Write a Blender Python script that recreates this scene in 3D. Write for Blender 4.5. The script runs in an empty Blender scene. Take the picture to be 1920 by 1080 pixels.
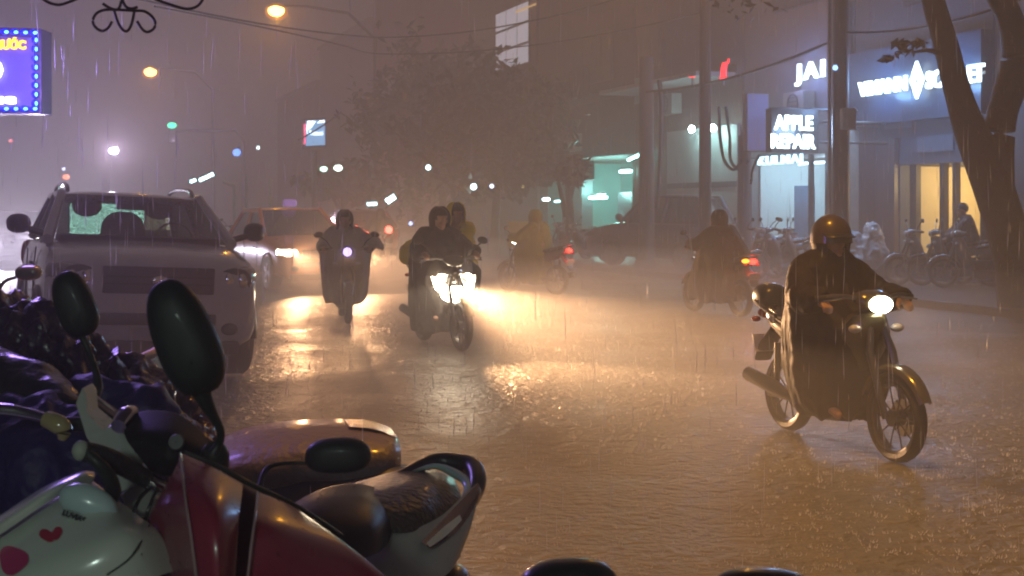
import bpy, bmesh, math, random
from mathutils import Vector, Matrix, Euler, noise
random.seed(7)
R = math.radians
sc = bpy.context.scene
col = sc.collection

# ------------------------------------------------------------------ camera
H = 1.55                                    # eye height above the road
FPX = 2400.0                                # focal length in pixels of the 1920 px photograph
cd = bpy.data.cameras.new('camera')
cd.sensor_width = 36.0
cd.lens = 36.0 * FPX / 1920.0
cd.shift_y = -150.0 / 1920.0                # level phone, horizon above the middle
cd.clip_start = 0.05
cd.clip_end = 600.0
cd.dof.use_dof = True
cd.dof.focus_distance = 7.5
cd.dof.aperture_fstop = 11.0
cam = bpy.data.objects.new('camera', cd)
cam.location = (0, 0, H)
cam.rotation_euler = (R(90), 0, 0)
col.objects.link(cam)
sc.camera = cam

# ------------------------------------------------------------------ night sky
w = bpy.data.worlds.new('World')
sc.world = w
w.use_nodes = True
bg = w.node_tree.nodes['Background']
bg.inputs['Color'].default_value = (1.0, 0.76, 0.78, 1)   # clouds lit from below by the city
bg.inputs['Strength'].default_value = 0.08

sc.view_settings.view_transform = 'Standard'
sc.view_settings.look = 'None'
sc.view_settings.exposure = 0.0
sc.view_settings.gamma = 1.0
cy = sc.cycles
cy.use_denoising = True
cy.max_bounces = 6
cy.diffuse_bounces = 2
cy.glossy_bounces = 3
cy.transmission_bounces = 4
cy.transparent_max_bounces = 8
cy.volume_bounces = 1
cy.sample_clamp_indirect = 4.0
cy.pixel_filter_type = 'BLACKMAN_HARRIS'
cy.filter_width = 2.0

# ------------------------------------------------------------------ places
U = Vector((-0.342, 0.940, 0))              # along the street, away from the camera
N = Vector((0.940, 0.342, 0))               # across the street, to the far pavement
def rd(s, t, z=0.0): return U * s + N * t + Vector((0, 0, z))
def at(px, py, Y): return Vector(((px - 960) / FPX * Y, Y, H - (py - 390) / FPX * Y))
def fac(px, py, T):
    dx = (px - 960) / FPX
    return at(px, py, T / (0.94 * dx + 0.342))
def gx(px, Y): return (px - 960) / FPX * Y
def s_of(px, T):
    p = fac(px, 390, T)
    return p.dot(U)

# ------------------------------------------------------------------ materials
MATS = {}
def mat(name, c, rough=0.5, metal=0.0, coat=0.0, bump=0.0, bscale=40.0, vary=0.25, vscale=8.0, spec=0.5, trans=0.0):
    if name in MATS: return MATS[name]
    m = bpy.data.materials.new(name); m.use_nodes = True
    nt = m.node_tree; b = nt.nodes['Principled BSDF']
    tc = nt.nodes.new('ShaderNodeTexCoord')
    n = nt.nodes.new('ShaderNodeTexNoise'); n.inputs['Scale'].default_value = vscale; n.inputs['Detail'].default_value = 5
    nt.links.new(tc.outputs['Object'], n.inputs['Vector'])
    mx = nt.nodes.new('ShaderNodeMix'); mx.data_type = 'RGBA'
    mx.inputs['A'].default_value = (c[0]*(1-vary), c[1]*(1-vary), c[2]*(1-vary), 1)
    mx.inputs['B'].default_value = (min(1, c[0]*(1+vary)), min(1, c[1]*(1+vary)), min(1, c[2]*(1+vary)), 1)
    nt.links.new(n.outputs['Fac'], mx.inputs['Factor'])
    nt.links.new(mx.outputs['Result'], b.inputs['Base Color'])
    mr = nt.nodes.new('ShaderNodeMapRange')
    mr.inputs['To Min'].default_value = max(0.02, rough*0.75); mr.inputs['To Max'].default_value = min(1, rough*1.25)
    nt.links.new(n.outputs['Fac'], mr.inputs['Value'])
    nt.links.new(mr.outputs['Result'], b.inputs['Roughness'])
    b.inputs['Metallic'].default_value = metal
    b.inputs['Specular IOR Level'].default_value = spec
    b.inputs['Coat Weight'].default_value = coat
    b.inputs['Coat Roughness'].default_value = 0.13
    b.inputs['Transmission Weight'].default_value = trans
    if bump > 0:
        n2 = nt.nodes.new('ShaderNodeTexNoise'); n2.inputs['Scale'].default_value = bscale; n2.inputs['Detail'].default_value = 3
        nt.links.new(tc.outputs['Object'], n2.inputs['Vector'])
        bp = nt.nodes.new('ShaderNodeBump'); bp.inputs['Strength'].default_value = bump; bp.inputs['Distance'].default_value = 0.02
        nt.links.new(n2.outputs['Fac'], bp.inputs['Height'])
        nt.links.new(bp.outputs['Normal'], b.inputs['Normal'])
    MATS[name] = m
    return m
def emi(name, c, s, sample=True):
    if name in MATS: return MATS[name]
    m = bpy.data.materials.new(name); m.use_nodes = True
    b = m.node_tree.nodes['Principled BSDF']
    b.inputs['Base Color'].default_value = (c[0]*.5, c[1]*.5, c[2]*.5, 1)
    b.inputs['Emission Color'].default_value = (*c, 1)
    b.inputs['Emission Strength'].default_value = s
    if not sample: m.cycles.emission_sampling = 'NONE'
    MATS[name] = m
    return m
def glass(name, tint, alpha, rough=0.05):
    if name in MATS: return MATS[name]
    m = bpy.data.materials.new(name); m.use_nodes = True
    nt = m.node_tree; nt.nodes.clear()
    o = nt.nodes.new('ShaderNodeOutputMaterial'); mx = nt.nodes.new('ShaderNodeMixShader')
    t = nt.nodes.new('ShaderNodeBsdfTransparent'); t.inputs['Color'].default_value = (*tint, 1)
    g = nt.nodes.new('ShaderNodeBsdfGlossy'); g.inputs['Roughness'].default_value = rough
    no = nt.nodes.new('ShaderNodeTexNoise'); no.inputs['Scale'].default_value = 60
    tc = nt.nodes.new('ShaderNodeTexCoord'); nt.links.new(tc.outputs['Object'], no.inputs['Vector'])
    bp = nt.nodes.new('ShaderNodeBump'); bp.inputs['Strength'].default_value = 0.3; bp.inputs['Distance'].default_value = 0.01
    nt.links.new(no.outputs['Fac'], bp.inputs['Height']); nt.links.new(bp.outputs['Normal'], g.inputs['Normal'])
    vo = nt.nodes.new('ShaderNodeTexVoronoi'); vo.inputs['Scale'].default_value = 38
    rp = nt.nodes.new('ShaderNodeMapRange'); rp.inputs['From Max'].default_value = .6; rp.inputs['To Min'].default_value = .35
    mc = nt.nodes.new('ShaderNodeMix'); mc.data_type = 'RGBA'; mc.inputs['A'].default_value = (0, 0, 0, 1); mc.inputs['B'].default_value = (*tint, 1)
    nt.links.new(tc.outputs['Object'], vo.inputs['Vector']); nt.links.new(vo.outputs['Distance'], rp.inputs['Value'])
    nt.links.new(rp.outputs['Result'], mc.inputs['Factor']); nt.links.new(mc.outputs['Result'], t.inputs['Color'])
    mx.inputs[0].default_value = alpha
    nt.links.new(t.outputs[0], mx.inputs[1]); nt.links.new(g.outputs[0], mx.inputs[2]); nt.links.new(mx.outputs[0], o.inputs[0])
    MATS[name] = m
    return m

BLACK = mat('black plastic', (.018, .018, .018), .35, coat=.3)
RUBBER = mat('tyre rubber', (.02, .02, .021), .6, bump=.3, bscale=90)
CHROME = mat('chrome', (.6, .6, .6), .12, metal=1, vary=.08)
STEEL = mat('dark steel', (.12, .12, .125), .35, metal=.8)
SKIN = mat('skin', (.34, .19, .12), .5, vary=.12)
HAIR = mat('black hair', (.012, .01, .01), .4, bump=.5, bscale=120)
DARKGLASS = mat('dark glass', (.012, .013, .016), .06, coat=1)
SEATV = mat('black vinyl', (.016, .015, .016), .28, coat=.6, bump=.25, bscale=60)

# ------------------------------------------------------------------ objects
def tag(o, label=None, cat=None, group=None, kind=None):
    if label: o['label'] = label
    if cat: o['category'] = cat
    if group: o['group'] = group
    if kind: o['kind'] = kind
    return o
def empty(name, loc, rz=0.0, label=None, cat=None, group=None, rot=None):
    o = bpy.data.objects.new(name, None); o.empty_display_size = .1
    o.location = loc; o.rotation_euler = rot if rot else (0, 0, rz)
    col.objects.link(o)
    return tag(o, label, cat, group)
def wmat(o):
    m = o.matrix_basis.copy()
    while o.parent:
        o = o.parent; m = o.matrix_basis @ m
    return m
def catmull(p, n):
    q = [p[0]] + list(p) + [p[-1]]; out = []
    for i in range(1, len(q)-2):
        a, b, c, d = (Vector(x) for x in q[i-1:i+3])
        for k in range(n):
            t = k/n
            out.append(.5*((2*b)+(c-a)*t+(2*a-5*b+4*c-d)*t*t+(3*b-a-3*c+d)*t**3))
    out.append(Vector(p[-1])); return out

class MB:
    def __init__(self): self.bm = bmesh.new()
    def face(self, vs):
        try: return self.bm.faces.new(vs)
        except ValueError: return None
    def box(self, c, s, rot=None, bevel=0.0):
        r = bmesh.ops.create_cube(self.bm, size=1)
        vs = r['verts']
        M = Matrix.Translation(c) @ (rot.to_4x4() if rot else Matrix.Identity(4)) @ Matrix.Diagonal((s[0], s[1], s[2], 1))
        bmesh.ops.transform(self.bm, matrix=M, verts=vs)
        if bevel > 0:
            es = list({e for v in vs for e in v.link_edges})
            bmesh.ops.bevel(self.bm, geom=es, offset=bevel, segments=2, affect='EDGES', profile=.7)
        return self
    def rings(self, rings, cap=True, closed=True):
        prev = None; first = None
        for rg in rings:
            vs = [self.bm.verts.new(p) for p in rg]
            if prev:
                n = len(vs)
                for i in range(n if closed else n-1):
                    self.face((prev[i], prev[(i+1) % n], vs[(i+1) % n], vs[i]))
            else: first = vs
            prev = vs
        if cap and closed:
            self.face(list(reversed(first))); self.face(prev)
        return self
    def tube(self, pts, r, n=8, smooth=0, flat=1.0, cap=True):
        if smooth:
            if not isinstance(r, (int, float)):
                rr = catmull([(a, 0, 0) for a in r], smooth); r = [v.x for v in rr]
            pts = catmull(pts, smooth)
        pts = [Vector(p) for p in pts]
        up = Vector((0, 0, 1)); rg = []
        for i, p in enumerate(pts):
            d = (pts[min(i+1, len(pts)-1)] - pts[max(i-1, 0)])
            d = d.normalized() if d.length > 1e-9 else Vector((0, 0, 1))
            a = d.cross(up)
            if a.length < .1: a = d.cross(Vector((1, 0, 0)))
            a.normalize(); b = a.cross(d)
            rad = r if isinstance(r, (int, float)) else r[i]
            rg.append([p + a*math.cos(2*math.pi*k/n)*rad + b*math.sin(2*math.pi*k/n)*rad*flat for k in range(n)])
        return self.rings(rg, cap)
    def ell(self, c, r, rot=None, seg=16, ring=10):
        M = Matrix.Translation(c) @ (rot.to_4x4() if rot else Matrix.Identity(4)) @ Matrix.Diagonal((r[0], r[1], r[2], 1))
        nv = self.bm.verts.new
        top, bot = nv(M @ Vector((0, 0, 1))), nv(M @ Vector((0, 0, -1)))
        g = [[nv(M @ Vector((math.sin(math.pi*i/ring)*math.cos(2*math.pi*j/seg), math.sin(math.pi*i/ring)*math.sin(2*math.pi*j/seg), math.cos(math.pi*i/ring)))) for j in range(seg)] for i in range(1, ring)]
        for j in range(seg):
            k = (j+1) % seg
            self.face((top, g[0][j], g[0][k])); self.face((bot, g[-1][k], g[-1][j]))
            for i in range(ring-2): self.face((g[i][j], g[i+1][j], g[i+1][k], g[i][k]))
        return self
    def capsule(self, a, b, ra, rb, seg=12):
        a, b = Vector(a), Vector(b)
        self.ell(a, (ra,)*3, seg=seg, ring=8); self.ell(b, (rb,)*3, seg=seg, ring=8)
        if (a-b).length > 1e-5: self.tube([a, b], [ra, rb], n=seg)
        return self
    def lathe(self, prof, M=None, n=24, cap=False):
        M = M or Matrix.Identity(4)
        rg = [[M @ Vector((r*math.cos(2*math.pi*k/n), r*math.sin(2*math.pi*k/n), z)) for k in range(n)] for r, z in prof]
        return self.rings(rg, cap)
    def loft(self, secs, n=16, e=2.4, cap=True):
        """secs: (x, zc, half width, half height[, yc]) along x, superellipse sections in the YZ plane"""
        rg = []
        for s in secs:
            x, zc, hw, hh = s[:4]; yc = s[4] if len(s) > 4 else 0
            ring = []
            for k in range(n):
                a = 2*math.pi*k/n; ca, sa = math.cos(a), math.sin(a)
                ring.append(Vector((x, yc + hw*math.copysign(abs(ca)**(2/e), ca), zc + hh*math.copysign(abs(sa)**(2/e), sa))))
            rg.append(ring)
        return self.rings(rg, cap)
    def poly(self, pts, off=None):
        """flat panel; with off it becomes a solid slab"""
        vs = [self.bm.verts.new(p) for p in pts]; self.face(vs)
        if off is not None:
            off = Vector(off); ws = [self.bm.verts.new(Vector(p)+off) for p in pts]
            self.face(list(reversed(ws)))
            for i in range(len(vs)):
                j = (i+1) % len(vs); self.face((vs[j], vs[i], ws[i], ws[j]))
        return self
    def patch(self, rows, nu=6, nv=6, thick=0.0):
        """smooth surface through a grid of control points, optionally given thickness away from the camera"""
        cr = [catmull(r, nu) for r in rows]
        cols = [catmull([r[i] for r in cr], nv) for i in range(len(cr[0]))]
        g = [[self.bm.verts.new(p) for p in c] for c in cols]
        for i in range(len(g)-1):
            for j in range(len(g[0])-1):
                self.face((g[i][j], g[i+1][j], g[i+1][j+1], g[i][j+1]))
        if thick:
            h = [[self.bm.verts.new(v.co + (v.co - cam.location).normalized()*thick) for v in c] for c in g]
            for i in range(len(h)-1):
                for j in range(len(h[0])-1):
                    self.face((h[i][j], h[i][j+1], h[i+1][j+1], h[i+1][j]))
            A, B = len(g)-1, len(g[0])-1
            for i in range(A):
                self.face((g[i][0], h[i][0], h[i+1][0], g[i+1][0])); self.face((g[i][B], g[i+1][B], h[i+1][B], h[i][B]))
            for j in range(B):
                self.face((g[0][j], g[0][j+1], h[0][j+1], h[0][j])); self.face((g[A][j], h[A][j], h[A][j+1], g[A][j+1]))
        return self
    def mesh(self, name):
        me = bpy.data.meshes.new(name)
        bmesh.ops.recalc_face_normals(self.bm, faces=self.bm.faces)
        self.bm.to_mesh(me); self.bm.free(); return me
    def build(self, name, m, parent=None, smooth=True, world=False, subsurf=0, bevel=0.0, angle=40, sharp=False):
        me = self.mesh(name)
        o = bpy.data.objects.new(name, me); col.objects.link(o)
        me.materials.append(m)
        if parent: o.parent = parent
        if world and parent: me.transform(wmat(parent).inverted())
        if smooth:
            for p in me.polygons: p.use_smooth = True
            if not subsurf: me.set_sharp_from_angle(angle=R(angle))
        if bevel:
            b = o.modifiers.new('b', 'BEVEL'); b.width = bevel; b.segments = 2
        if subsurf:
            b = o.modifiers.new('s', 'SUBSURF'); b.levels = 0; b.render_levels = subsurf
        return o

SCRATCH = bpy.data.scenes.new('scratch')     # work bench for fusing shapes, removed at the end
def scratch_graph():
    with bpy.context.temp_override(scene=SCRATCH, view_layer=SCRATCH.view_layers[0]):
        return bpy.context.evaluated_depsgraph_get()
def fused(mb, voxel, smooth=4, wrinkle=0.0, wscale=0.08):
    """fuse overlapping closed shapes into one continuous skin"""
    me = mb.mesh('tmp'); o = bpy.data.objects.new('tmp', me); SCRATCH.collection.objects.link(o)
    r = o.modifiers.new('r', 'REMESH'); r.mode = 'VOXEL'; r.voxel_size = voxel
    s = o.modifiers.new('s', 'SMOOTH'); s.factor = .5; s.iterations = smooth
    dg = scratch_graph()
    out = bpy.data.meshes.new_from_object(o.evaluated_get(dg))
    bpy.data.objects.remove(o)
    if wrinkle:
        new = []
        for v in out.vertices:
            q = v.co / wscale
            new.extend(v.co + v.normal * wrinkle * (noise.noise(Vector((q.x, q.y, q.z*.35))) + 1.3*(.22 - abs(noise.noise(Vector((q.x*1.3+7, q.y*1.3, q.z*.9+3)))))))
        out.vertices.foreach_set('co', new); out.update()
    for p in out.polygons: p.use_smooth = True
    return out
def link(name, me, m, parent=None):
    o = bpy.data.objects.new(name, me); col.objects.link(o)
    me.materials.clear(); me.materials.append(m)
    if parent: o.parent = parent
    return o
def text_mb(body, width, height, depth=.03, bold=.0, space=1.0):
    cu = bpy.data.curves.new('t', 'FONT'); cu.body = body; cu.size = 1; cu.extrude = .5; cu.offset = bold
    cu.space_character = space; cu.resolution_u = 3
    o = bpy.data.objects.new('t', cu); SCRATCH.collection.objects.link(o)
    dg = scratch_graph()
    me = bpy.data.meshes.new_from_object(o.evaluated_get(dg))
    bpy.data.objects.remove(o)
    xs = [v.co.x for v in me.vertices]; ys = [v.co.y for v in me.vertices]
    x0, x1, y0, y1 = min(xs), max(xs), min(ys), max(ys)
    mb = MB(); mb.bm.from_mesh(me)
    for v in mb.bm.verts:
        v.co = Vector(((v.co.x-(x0+x1)/2)/(x1-x0)*width, (v.co.y-(y0+y1)/2)/(y1-y0)*height, v.co.z*depth))
    return mb
def frame_m(p, x, y, z):
    return Matrix(((x[0], y[0], z[0], p[0]), (x[1], y[1], z[1], p[1]), (x[2], y[2], z[2], p[2]), (0, 0, 0, 1)))
Z3 = Vector((0, 0, 1))
def on_facade(p): return frame_m(p, -U, Z3, -N)      # a sign on the wall, read from the street
def on_blade(p): return frame_m(p, N, Z3, -U)        # a sign sticking out, read along the street
def lamp(name, p, c, watts, r=.05, parent=None, kind='POINT', d=None, cone=60, blend=.6):
    l = bpy.data.lights.new(name, kind); l.color = c; l.energy = watts; l.shadow_soft_size = r
    if kind == 'SPOT': l.spot_size = R(cone); l.spot_blend = blend
    o = bpy.data.objects.new(name, l); col.objects.link(o)
    if parent:
        o.parent = parent; p = wmat(parent).inverted() @ Vector(p)
        if d is not None: d = wmat(parent).to_3x3().inverted() @ Vector(d)
    o.location = p
    if d is not None: o.rotation_euler = Vector(d).to_track_quat('-Z', 'Y').to_euler()
    return o
def copy_tree(o, parent=None):
    c = o.copy(); col.objects.link(c)
    if parent: c.parent = parent
    for ch in [x for x in bpy.data.objects if x.parent == o]: copy_tree(ch, c)
    return c
# ------------------------------------------------------------------ the street
def road_mat():
    m = bpy.data.materials.new('wet asphalt'); m.use_nodes = True
    nt = m.node_tree; b = nt.nodes['Principled BSDF']; L = nt.links.new
    tc = nt.nodes.new('ShaderNodeTexCoord')
    def nz(scale, detail, dist=0):
        n = nt.nodes.new('ShaderNodeTexNoise'); n.inputs['Scale'].default_value = scale; n.inputs['Detail'].default_value = detail
        n.inputs['Distortion'].default_value = dist; L(tc.outputs['Object'], n.inputs['Vector']); return n
    a, c, d = nz(.55, 6, .8), nz(17, 4), nz(5.5, 5, 1.0)
    mx = nt.nodes.new('ShaderNodeMix'); mx.data_type = 'RGBA'
    mx.inputs['A'].default_value = (.085, .082, .078, 1); mx.inputs['B'].default_value = (.17, .165, .155, 1)
    L(d.outputs['Fac'], mx.inputs['Factor']); L(mx.outputs['Result'], b.inputs['Base Color'])
    mr = nt.nodes.new('ShaderNodeMapRange'); mr.inputs['From Min'].default_value = .35; mr.inputs['From Max'].default_value = .65
    mr.inputs['To Min'].default_value = .3; mr.inputs['To Max'].default_value = .62
    L(a.outputs['Fac'], mr.inputs['Value']); L(mr.outputs['Result'], b.inputs['Roughness'])
    b.inputs['Coat Weight'].default_value = .15; b.inputs['Coat Roughness'].default_value = .35
    ad = nt.nodes.new('ShaderNodeMath'); ad.operation = 'MULTIPLY_ADD'; ad.inputs[1].default_value = .6
    L(c.outputs['Fac'], ad.inputs[0]); L(d.outputs['Fac'], ad.inputs[2])
    bp = nt.nodes.new('ShaderNodeBump'); bp.inputs['Strength'].default_value = 1.0; bp.inputs['Distance'].default_value = .042
    L(ad.outputs[0], bp.inputs['Height']); L(bp.outputs['Normal'], b.inputs['Normal']); L(bp.outputs['Normal'], b.inputs['Coat Normal'])
    return m
mb = MB(); mb.poly([(-260, -20, 0), (120, -20, 0), (120, 400, 0), (-260, 400, 0)])
tag(mb.build('road', road_mat(), smooth=False), 'wet rain-beaten asphalt road running away to the left', 'road', kind='structure')
PAVE = mat('wet paving', (.13, .125, .125), .5, coat=.05, spec=.3, bump=.4, bscale=9, vary=.3, vscale=2.5)
KERB = 12.8
def slab(name, quad, label, h=.13):
    mb = MB(); mb.poly([q + Vector((0, 0, h)) for q in quad], off=(0, 0, -h-.1))
    return tag(mb.build(name, PAVE, smooth=False, bevel=.02), label, 'pavement', kind='structure')
slab('far_pavement', [rd(-10, KERB), rd(140, KERB), rd(140, KERB+22), rd(-10, KERB+22)], 'wet paved strip in front of the shops across the road')
slab('near_pavement', [rd(-9, -9), rd(-9, 1.05), rd(4.4, 1.05), rd(5.4, .55), rd(17, .55), rd(19, -2), rd(19, -9)], 'wet pavement under the parked motorbikes on the near side', .1)

# ------------------------------------------------------------------ shop row across the street
FT = 16.3
def wall_m(k, c, r=.6): return mat('painted wall ' + k, c, r, bump=.25, bscale=14, vary=.2, vscale=1.4)
W_BROWN = wall_m('brown', (.075, .056, .05)); W_BLUE = wall_m('slate', (.06, .075, .11)); W_GREY = wall_m('grey', (.11, .105, .12))
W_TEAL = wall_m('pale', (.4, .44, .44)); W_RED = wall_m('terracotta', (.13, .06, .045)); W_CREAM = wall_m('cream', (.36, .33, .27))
FRAME = mat('dark window frame', (.03, .03, .035), .4)
SHUT = mat('roller shutter', (.11, .11, .125), .5, bump=.8, bscale=3)
PANE = mat('unlit pane', (.03, .035, .045), .4)
def fb(mb, s0, s1, t0, t1, z0, z1):
    """block in street axes (s along, t across)"""
    q = [rd(s0, t0, z0), rd(s1, t0, z0), rd(s1, t1, z0), rd(s0, t1, z0)]
    mb.poly(q, off=(0, 0, z1-z0)); return mb
def building(label, s0, s1, h, wallm, opening=None, windows=(), depth=8, T=FT, room=None):
    """opening: (sa, sb, z0, z1) of the lit ground-floor room; windows: (sa, sb, z0, z1)"""
    root = empty('shop_building', rd(s0, T, .13), label=label, cat='building', group='shop buildings across the street')
    mb = MB(); zb = .13
    if opening:
        a, b, z0, z1 = opening
        fb(mb, s0, a, T, T+depth, zb, z1); fb(mb, b, s1, T, T+depth, zb, z1)
        fb(mb, s0, s1, T, T+depth, z1+.003, h); fb(mb, a, b, T+3.2, T+depth, zb, z1)
        if z0 > zb: fb(mb, a, b, T, T+.25, zb, z0)
    else: fb(mb, s0, s1, T, T+depth, zb, h)
    mb.build('wall', wallm, root, smooth=False, world=True)
    mb = MB(); fb(mb, s0-.05, s1+.05, T-.18, T+depth+.1, h+.002, h+.22); mb.build('roof', W_GREY, root, smooth=False, world=True)
    if opening and room:
        a, b, z0, z1 = opening
        mb = MB(); fb(mb, a+.01, b-.01, T+3.1, T+3.18, zb, z1-.02); fb(mb, a+.01, a+.06, T+.3, T+3.09, zb, z1-.02); fb(mb, b-.06, b-.01, T+.3, T+3.09, zb, z1-.02)
        mb.build('room_lining', room, root, smooth=False, world=True)
    for sa, sb, za, zb2 in windows:
        mb = MB(); fb(mb, sa, sb, T-.06, T+.05, za, zb2); f = mb.build('window', FRAME, root, smooth=False, world=True)
        mb = MB(); nn = max(1, round(abs(sb-sa)/.7)); wdt = (sb-sa)/nn
        for k in range(nn): fb(mb, sa+wdt*k+.05, sa+wdt*(k+1)-.05, T-.075, T-.05, za+.06, zb2-.06)
        mb.build('pane', PANE, f, smooth=False, world=True)
    return root
S = lambda px: s_of(px, FT)
def zf(px, py): return fac(px, py, FT).z
def uplift(p): return p

b0 = building('grey plastered shop at the right edge behind the forked tree', 9.0, S(1866), 7.5, W_GREY, windows=((10, 12, 1.2, 2.6), (15.5, 16.8, 3.6, 5.0)))
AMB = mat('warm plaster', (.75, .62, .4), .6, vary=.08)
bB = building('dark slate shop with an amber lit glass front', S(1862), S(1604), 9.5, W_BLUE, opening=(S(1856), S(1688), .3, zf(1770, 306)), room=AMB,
              windows=((S(1800), S(1700), 5.6, 7.0),))
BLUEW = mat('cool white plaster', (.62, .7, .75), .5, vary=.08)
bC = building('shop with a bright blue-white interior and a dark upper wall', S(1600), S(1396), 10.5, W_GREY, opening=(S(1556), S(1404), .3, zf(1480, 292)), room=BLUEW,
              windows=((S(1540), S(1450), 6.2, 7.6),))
bD = building('low shop with a pale wall lit by two round lamps', S(1392), S(1252), zf(1320, 152), W_BROWN, windows=())
bE = building('narrow unlit shop beside the concrete pole', S(1250), S(1192), 9, W_BROWN, windows=((S(1240), S(1205), 5.6, 7.0),))
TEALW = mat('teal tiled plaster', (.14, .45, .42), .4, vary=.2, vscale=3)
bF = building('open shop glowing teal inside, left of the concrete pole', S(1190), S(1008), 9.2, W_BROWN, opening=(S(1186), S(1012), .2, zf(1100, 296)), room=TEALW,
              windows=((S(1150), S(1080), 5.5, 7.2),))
bG = building('tall dark house with one lit upstairs window', S(1006), S(880), 14.5, W_BROWN, windows=((S(900), S(888), 6, 8), (S(915), S(905), 3.4, 5)))
bH = building('dim terracotta house behind the street trees', S(878), S(700), 13.0, W_RED, windows=((S(850), S(820), 6, 8), (S(790), S(765), 6, 8), (S(740), S(720), 6, 8)))
bI = building('faint grey house far down the shop row', S(698), S(600), 11.5, W_GREY, windows=((S(680), S(660), 6, 8), (S(640), S(625), 6, 8)))
bJ = building('farthest visible house of the shop row, almost lost in rain', S(598), S(520), 9.5, W_BROWN, windows=((S(580), S(565), 5, 7),))

# pale lit wall of the low shop, canopy and its two lamps
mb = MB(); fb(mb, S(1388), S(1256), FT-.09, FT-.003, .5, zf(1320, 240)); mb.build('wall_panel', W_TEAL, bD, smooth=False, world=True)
mb = MB(); fb(mb, S(1388), S(1256), FT-.12, FT-.092, zf(1320, 352), zf(1320, 342)); mb.build('trim_rail', FRAME, bD, smooth=False, world=True)
mb = MB(); fb(mb, S(1392), S(1200), FT-1.3, FT-.2, zf(1320, 158), zf(1320, 150)); mb.build('canopy', mat('canopy sheet', (.4, .42, .44), .4), bD, smooth=False, world=True)
L_COOL = emi('cool white lamp', (.75, 1, 1), 40)
for k, (px, py) in enumerate(((1297, 242), (1337, 240))):
    p = fac(px, py, FT-.45)
    r = empty('wall_lamp', p, label=('round white lamp above the pale wall, left of the thin pole', 'round white lamp above the pale wall, right of the thin pole')[k], cat='lamp', group='round lamps above the pale wall')
    MB().ell((0, 0, 0), (.085, .085, .1)).build('lamp_shade', L_COOL, r)
    MB().tube([p, p + N*.2 + Vector((0, 0, .1)), p + N*.42 + Vector((0, 0, .1))], .015).build('arm', STEEL, r, world=True)
    lamp('wall_lamp_light', p - N*.02 + Vector((0, 0, -.14)), (.5, 1, .95), 36, .08, r)

# room lights: tubes on the ceilings
def tube_lamp(label, p, q, c, strength, watts, r=.03, group=None, off=Vector((0, 0, -.2))):
    p, q = Vector(p), Vector(q)
    root = empty('tube_lamp', (p+q)/2, label=label, cat='lamp', group=group)
    MB().tube([p, q], r).build('tube', emi('tube %s' % (str(c)+str(strength)), c, strength, watts == 0 or True), root, world=True)
    MB().tube([p + Vector((0, 0, r+.03)), q + Vector((0, 0, r+.03))], r*.8, n=4).build('fitting', STEEL, root, world=True)
    if watts: lamp('tube_light', (p+q)/2 + off, c, watts, .15, root)
    return root
za = zf(1770, 306)
tube_lamp('warm ceiling tube inside the amber shop', rd(S(1830), FT+1.4, za-.12), rd(S(1720), FT+1.4, za-.12), (1, .72, .3), 6, 130)
zc = zf(1480, 292)
tube_lamp('cool ceiling tube inside the blue-white shop', rd(S(1540), FT+1.3, zc-.12), rd(S(1420), FT+1.3, zc-.12), (.6, .88, 1), 7, 170)
TC = (.35, 1, .92)
zt = zf(1100, 296)
tube_lamp('short bright tube at the top right of the teal shop', fac(1178, 300, FT-.3), fac(1205, 288, FT-.3), TC, 18, 0, .045)
tube_lamp('second short tube just under the tilted one at the teal shop', fac(1163, 322, FT-.2), fac(1183, 321, FT-.2), TC, 18, 0, .05)
tube_lamp('wide low tube in the middle of the teal shop', fac(1103, 371, FT+.9), fac(1137, 370, FT+.9), TC, 30, 160, .05, off=Vector((0, 0, .25)))
tube_lamp('round lamp over the yellow-green rider', fac(1019, 374, FT-.4), fac(1029, 374, FT-.4), (.7, 1, 1), 16, 0, .05)
tube_lamp('thin tube beside the round lamp over the yellow-green rider', fac(1040, 378, FT-.3), fac(1054, 377, FT-.3), (.4, .95, 1), 9, 0, .035)
lamp('room_fill', rd(S(1080), FT+1.5, 2.2), TC, 260, .4, bF)  # added fill for the tubes' bounced light, no fitting of its own

# amber shop front: mullions, dark door leaves, counter
def bars(root, name, m, items):
    for a in items:
        mb = MB(); fb(mb, *a); mb.build(name, m, root, smooth=False, world=True)
zA = zf(1770, 306)
bars(bB, 'mullion', FRAME, [(S(1716), S(1704), FT+.02, FT+.14, .3, zA), (S(1768), S(1760), FT+.02, FT+.14, .3, zA), (S(1790), S(1784), FT+.02, FT+.14, .3, zA), (S(1858), S(1846), FT-.1, FT-.002, .13, zA)])
bars(bB, 'door_leaf', mat('dark door', (.07, .06, .075), .35, coat=.3), [(S(1686), S(1650), FT-.12, FT-.003, .13, zf(1650, 262)), (S(1648), S(1618), FT-.1, FT-.003, .13, zf(1640, 240))])
bars(bB, 'fascia_panel', mat('fascia', (.035, .05, .085), .35, coat=.2), [(S(1860), S(1606), FT-.25, FT-.002, zf(1730, 226), zf(1730, 80))])
bars(bB, 'wall_panel', mat('pale panel', (.12, .15, .2), .4), [(S(1712), S(1660), FT-.03, FT-.004, zf(1690, 240), zf(1690, 224)), (S(1790), S(1722), FT-.04, FT-.004, zf(1755, 284), zf(1755, 254))])
bars(bB, 'shelf', mat('dark shelf', (.08, .06, .05), .6), [(S(1758), S(1728), FT+2.9, FT+3.08, zf(1742, 366), zf(1742, 352)), (S(1756), S(1736), FT+2.9, FT+3.08, zf(1742, 350), zf(1742, 344))])
bars(bC, 'mullion', FRAME, [(S(1518), S(1514), FT+.02, FT+.12, .3, zc), (S(1558), S(1548), FT-.02, FT+.12, .3, zc)])
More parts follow.
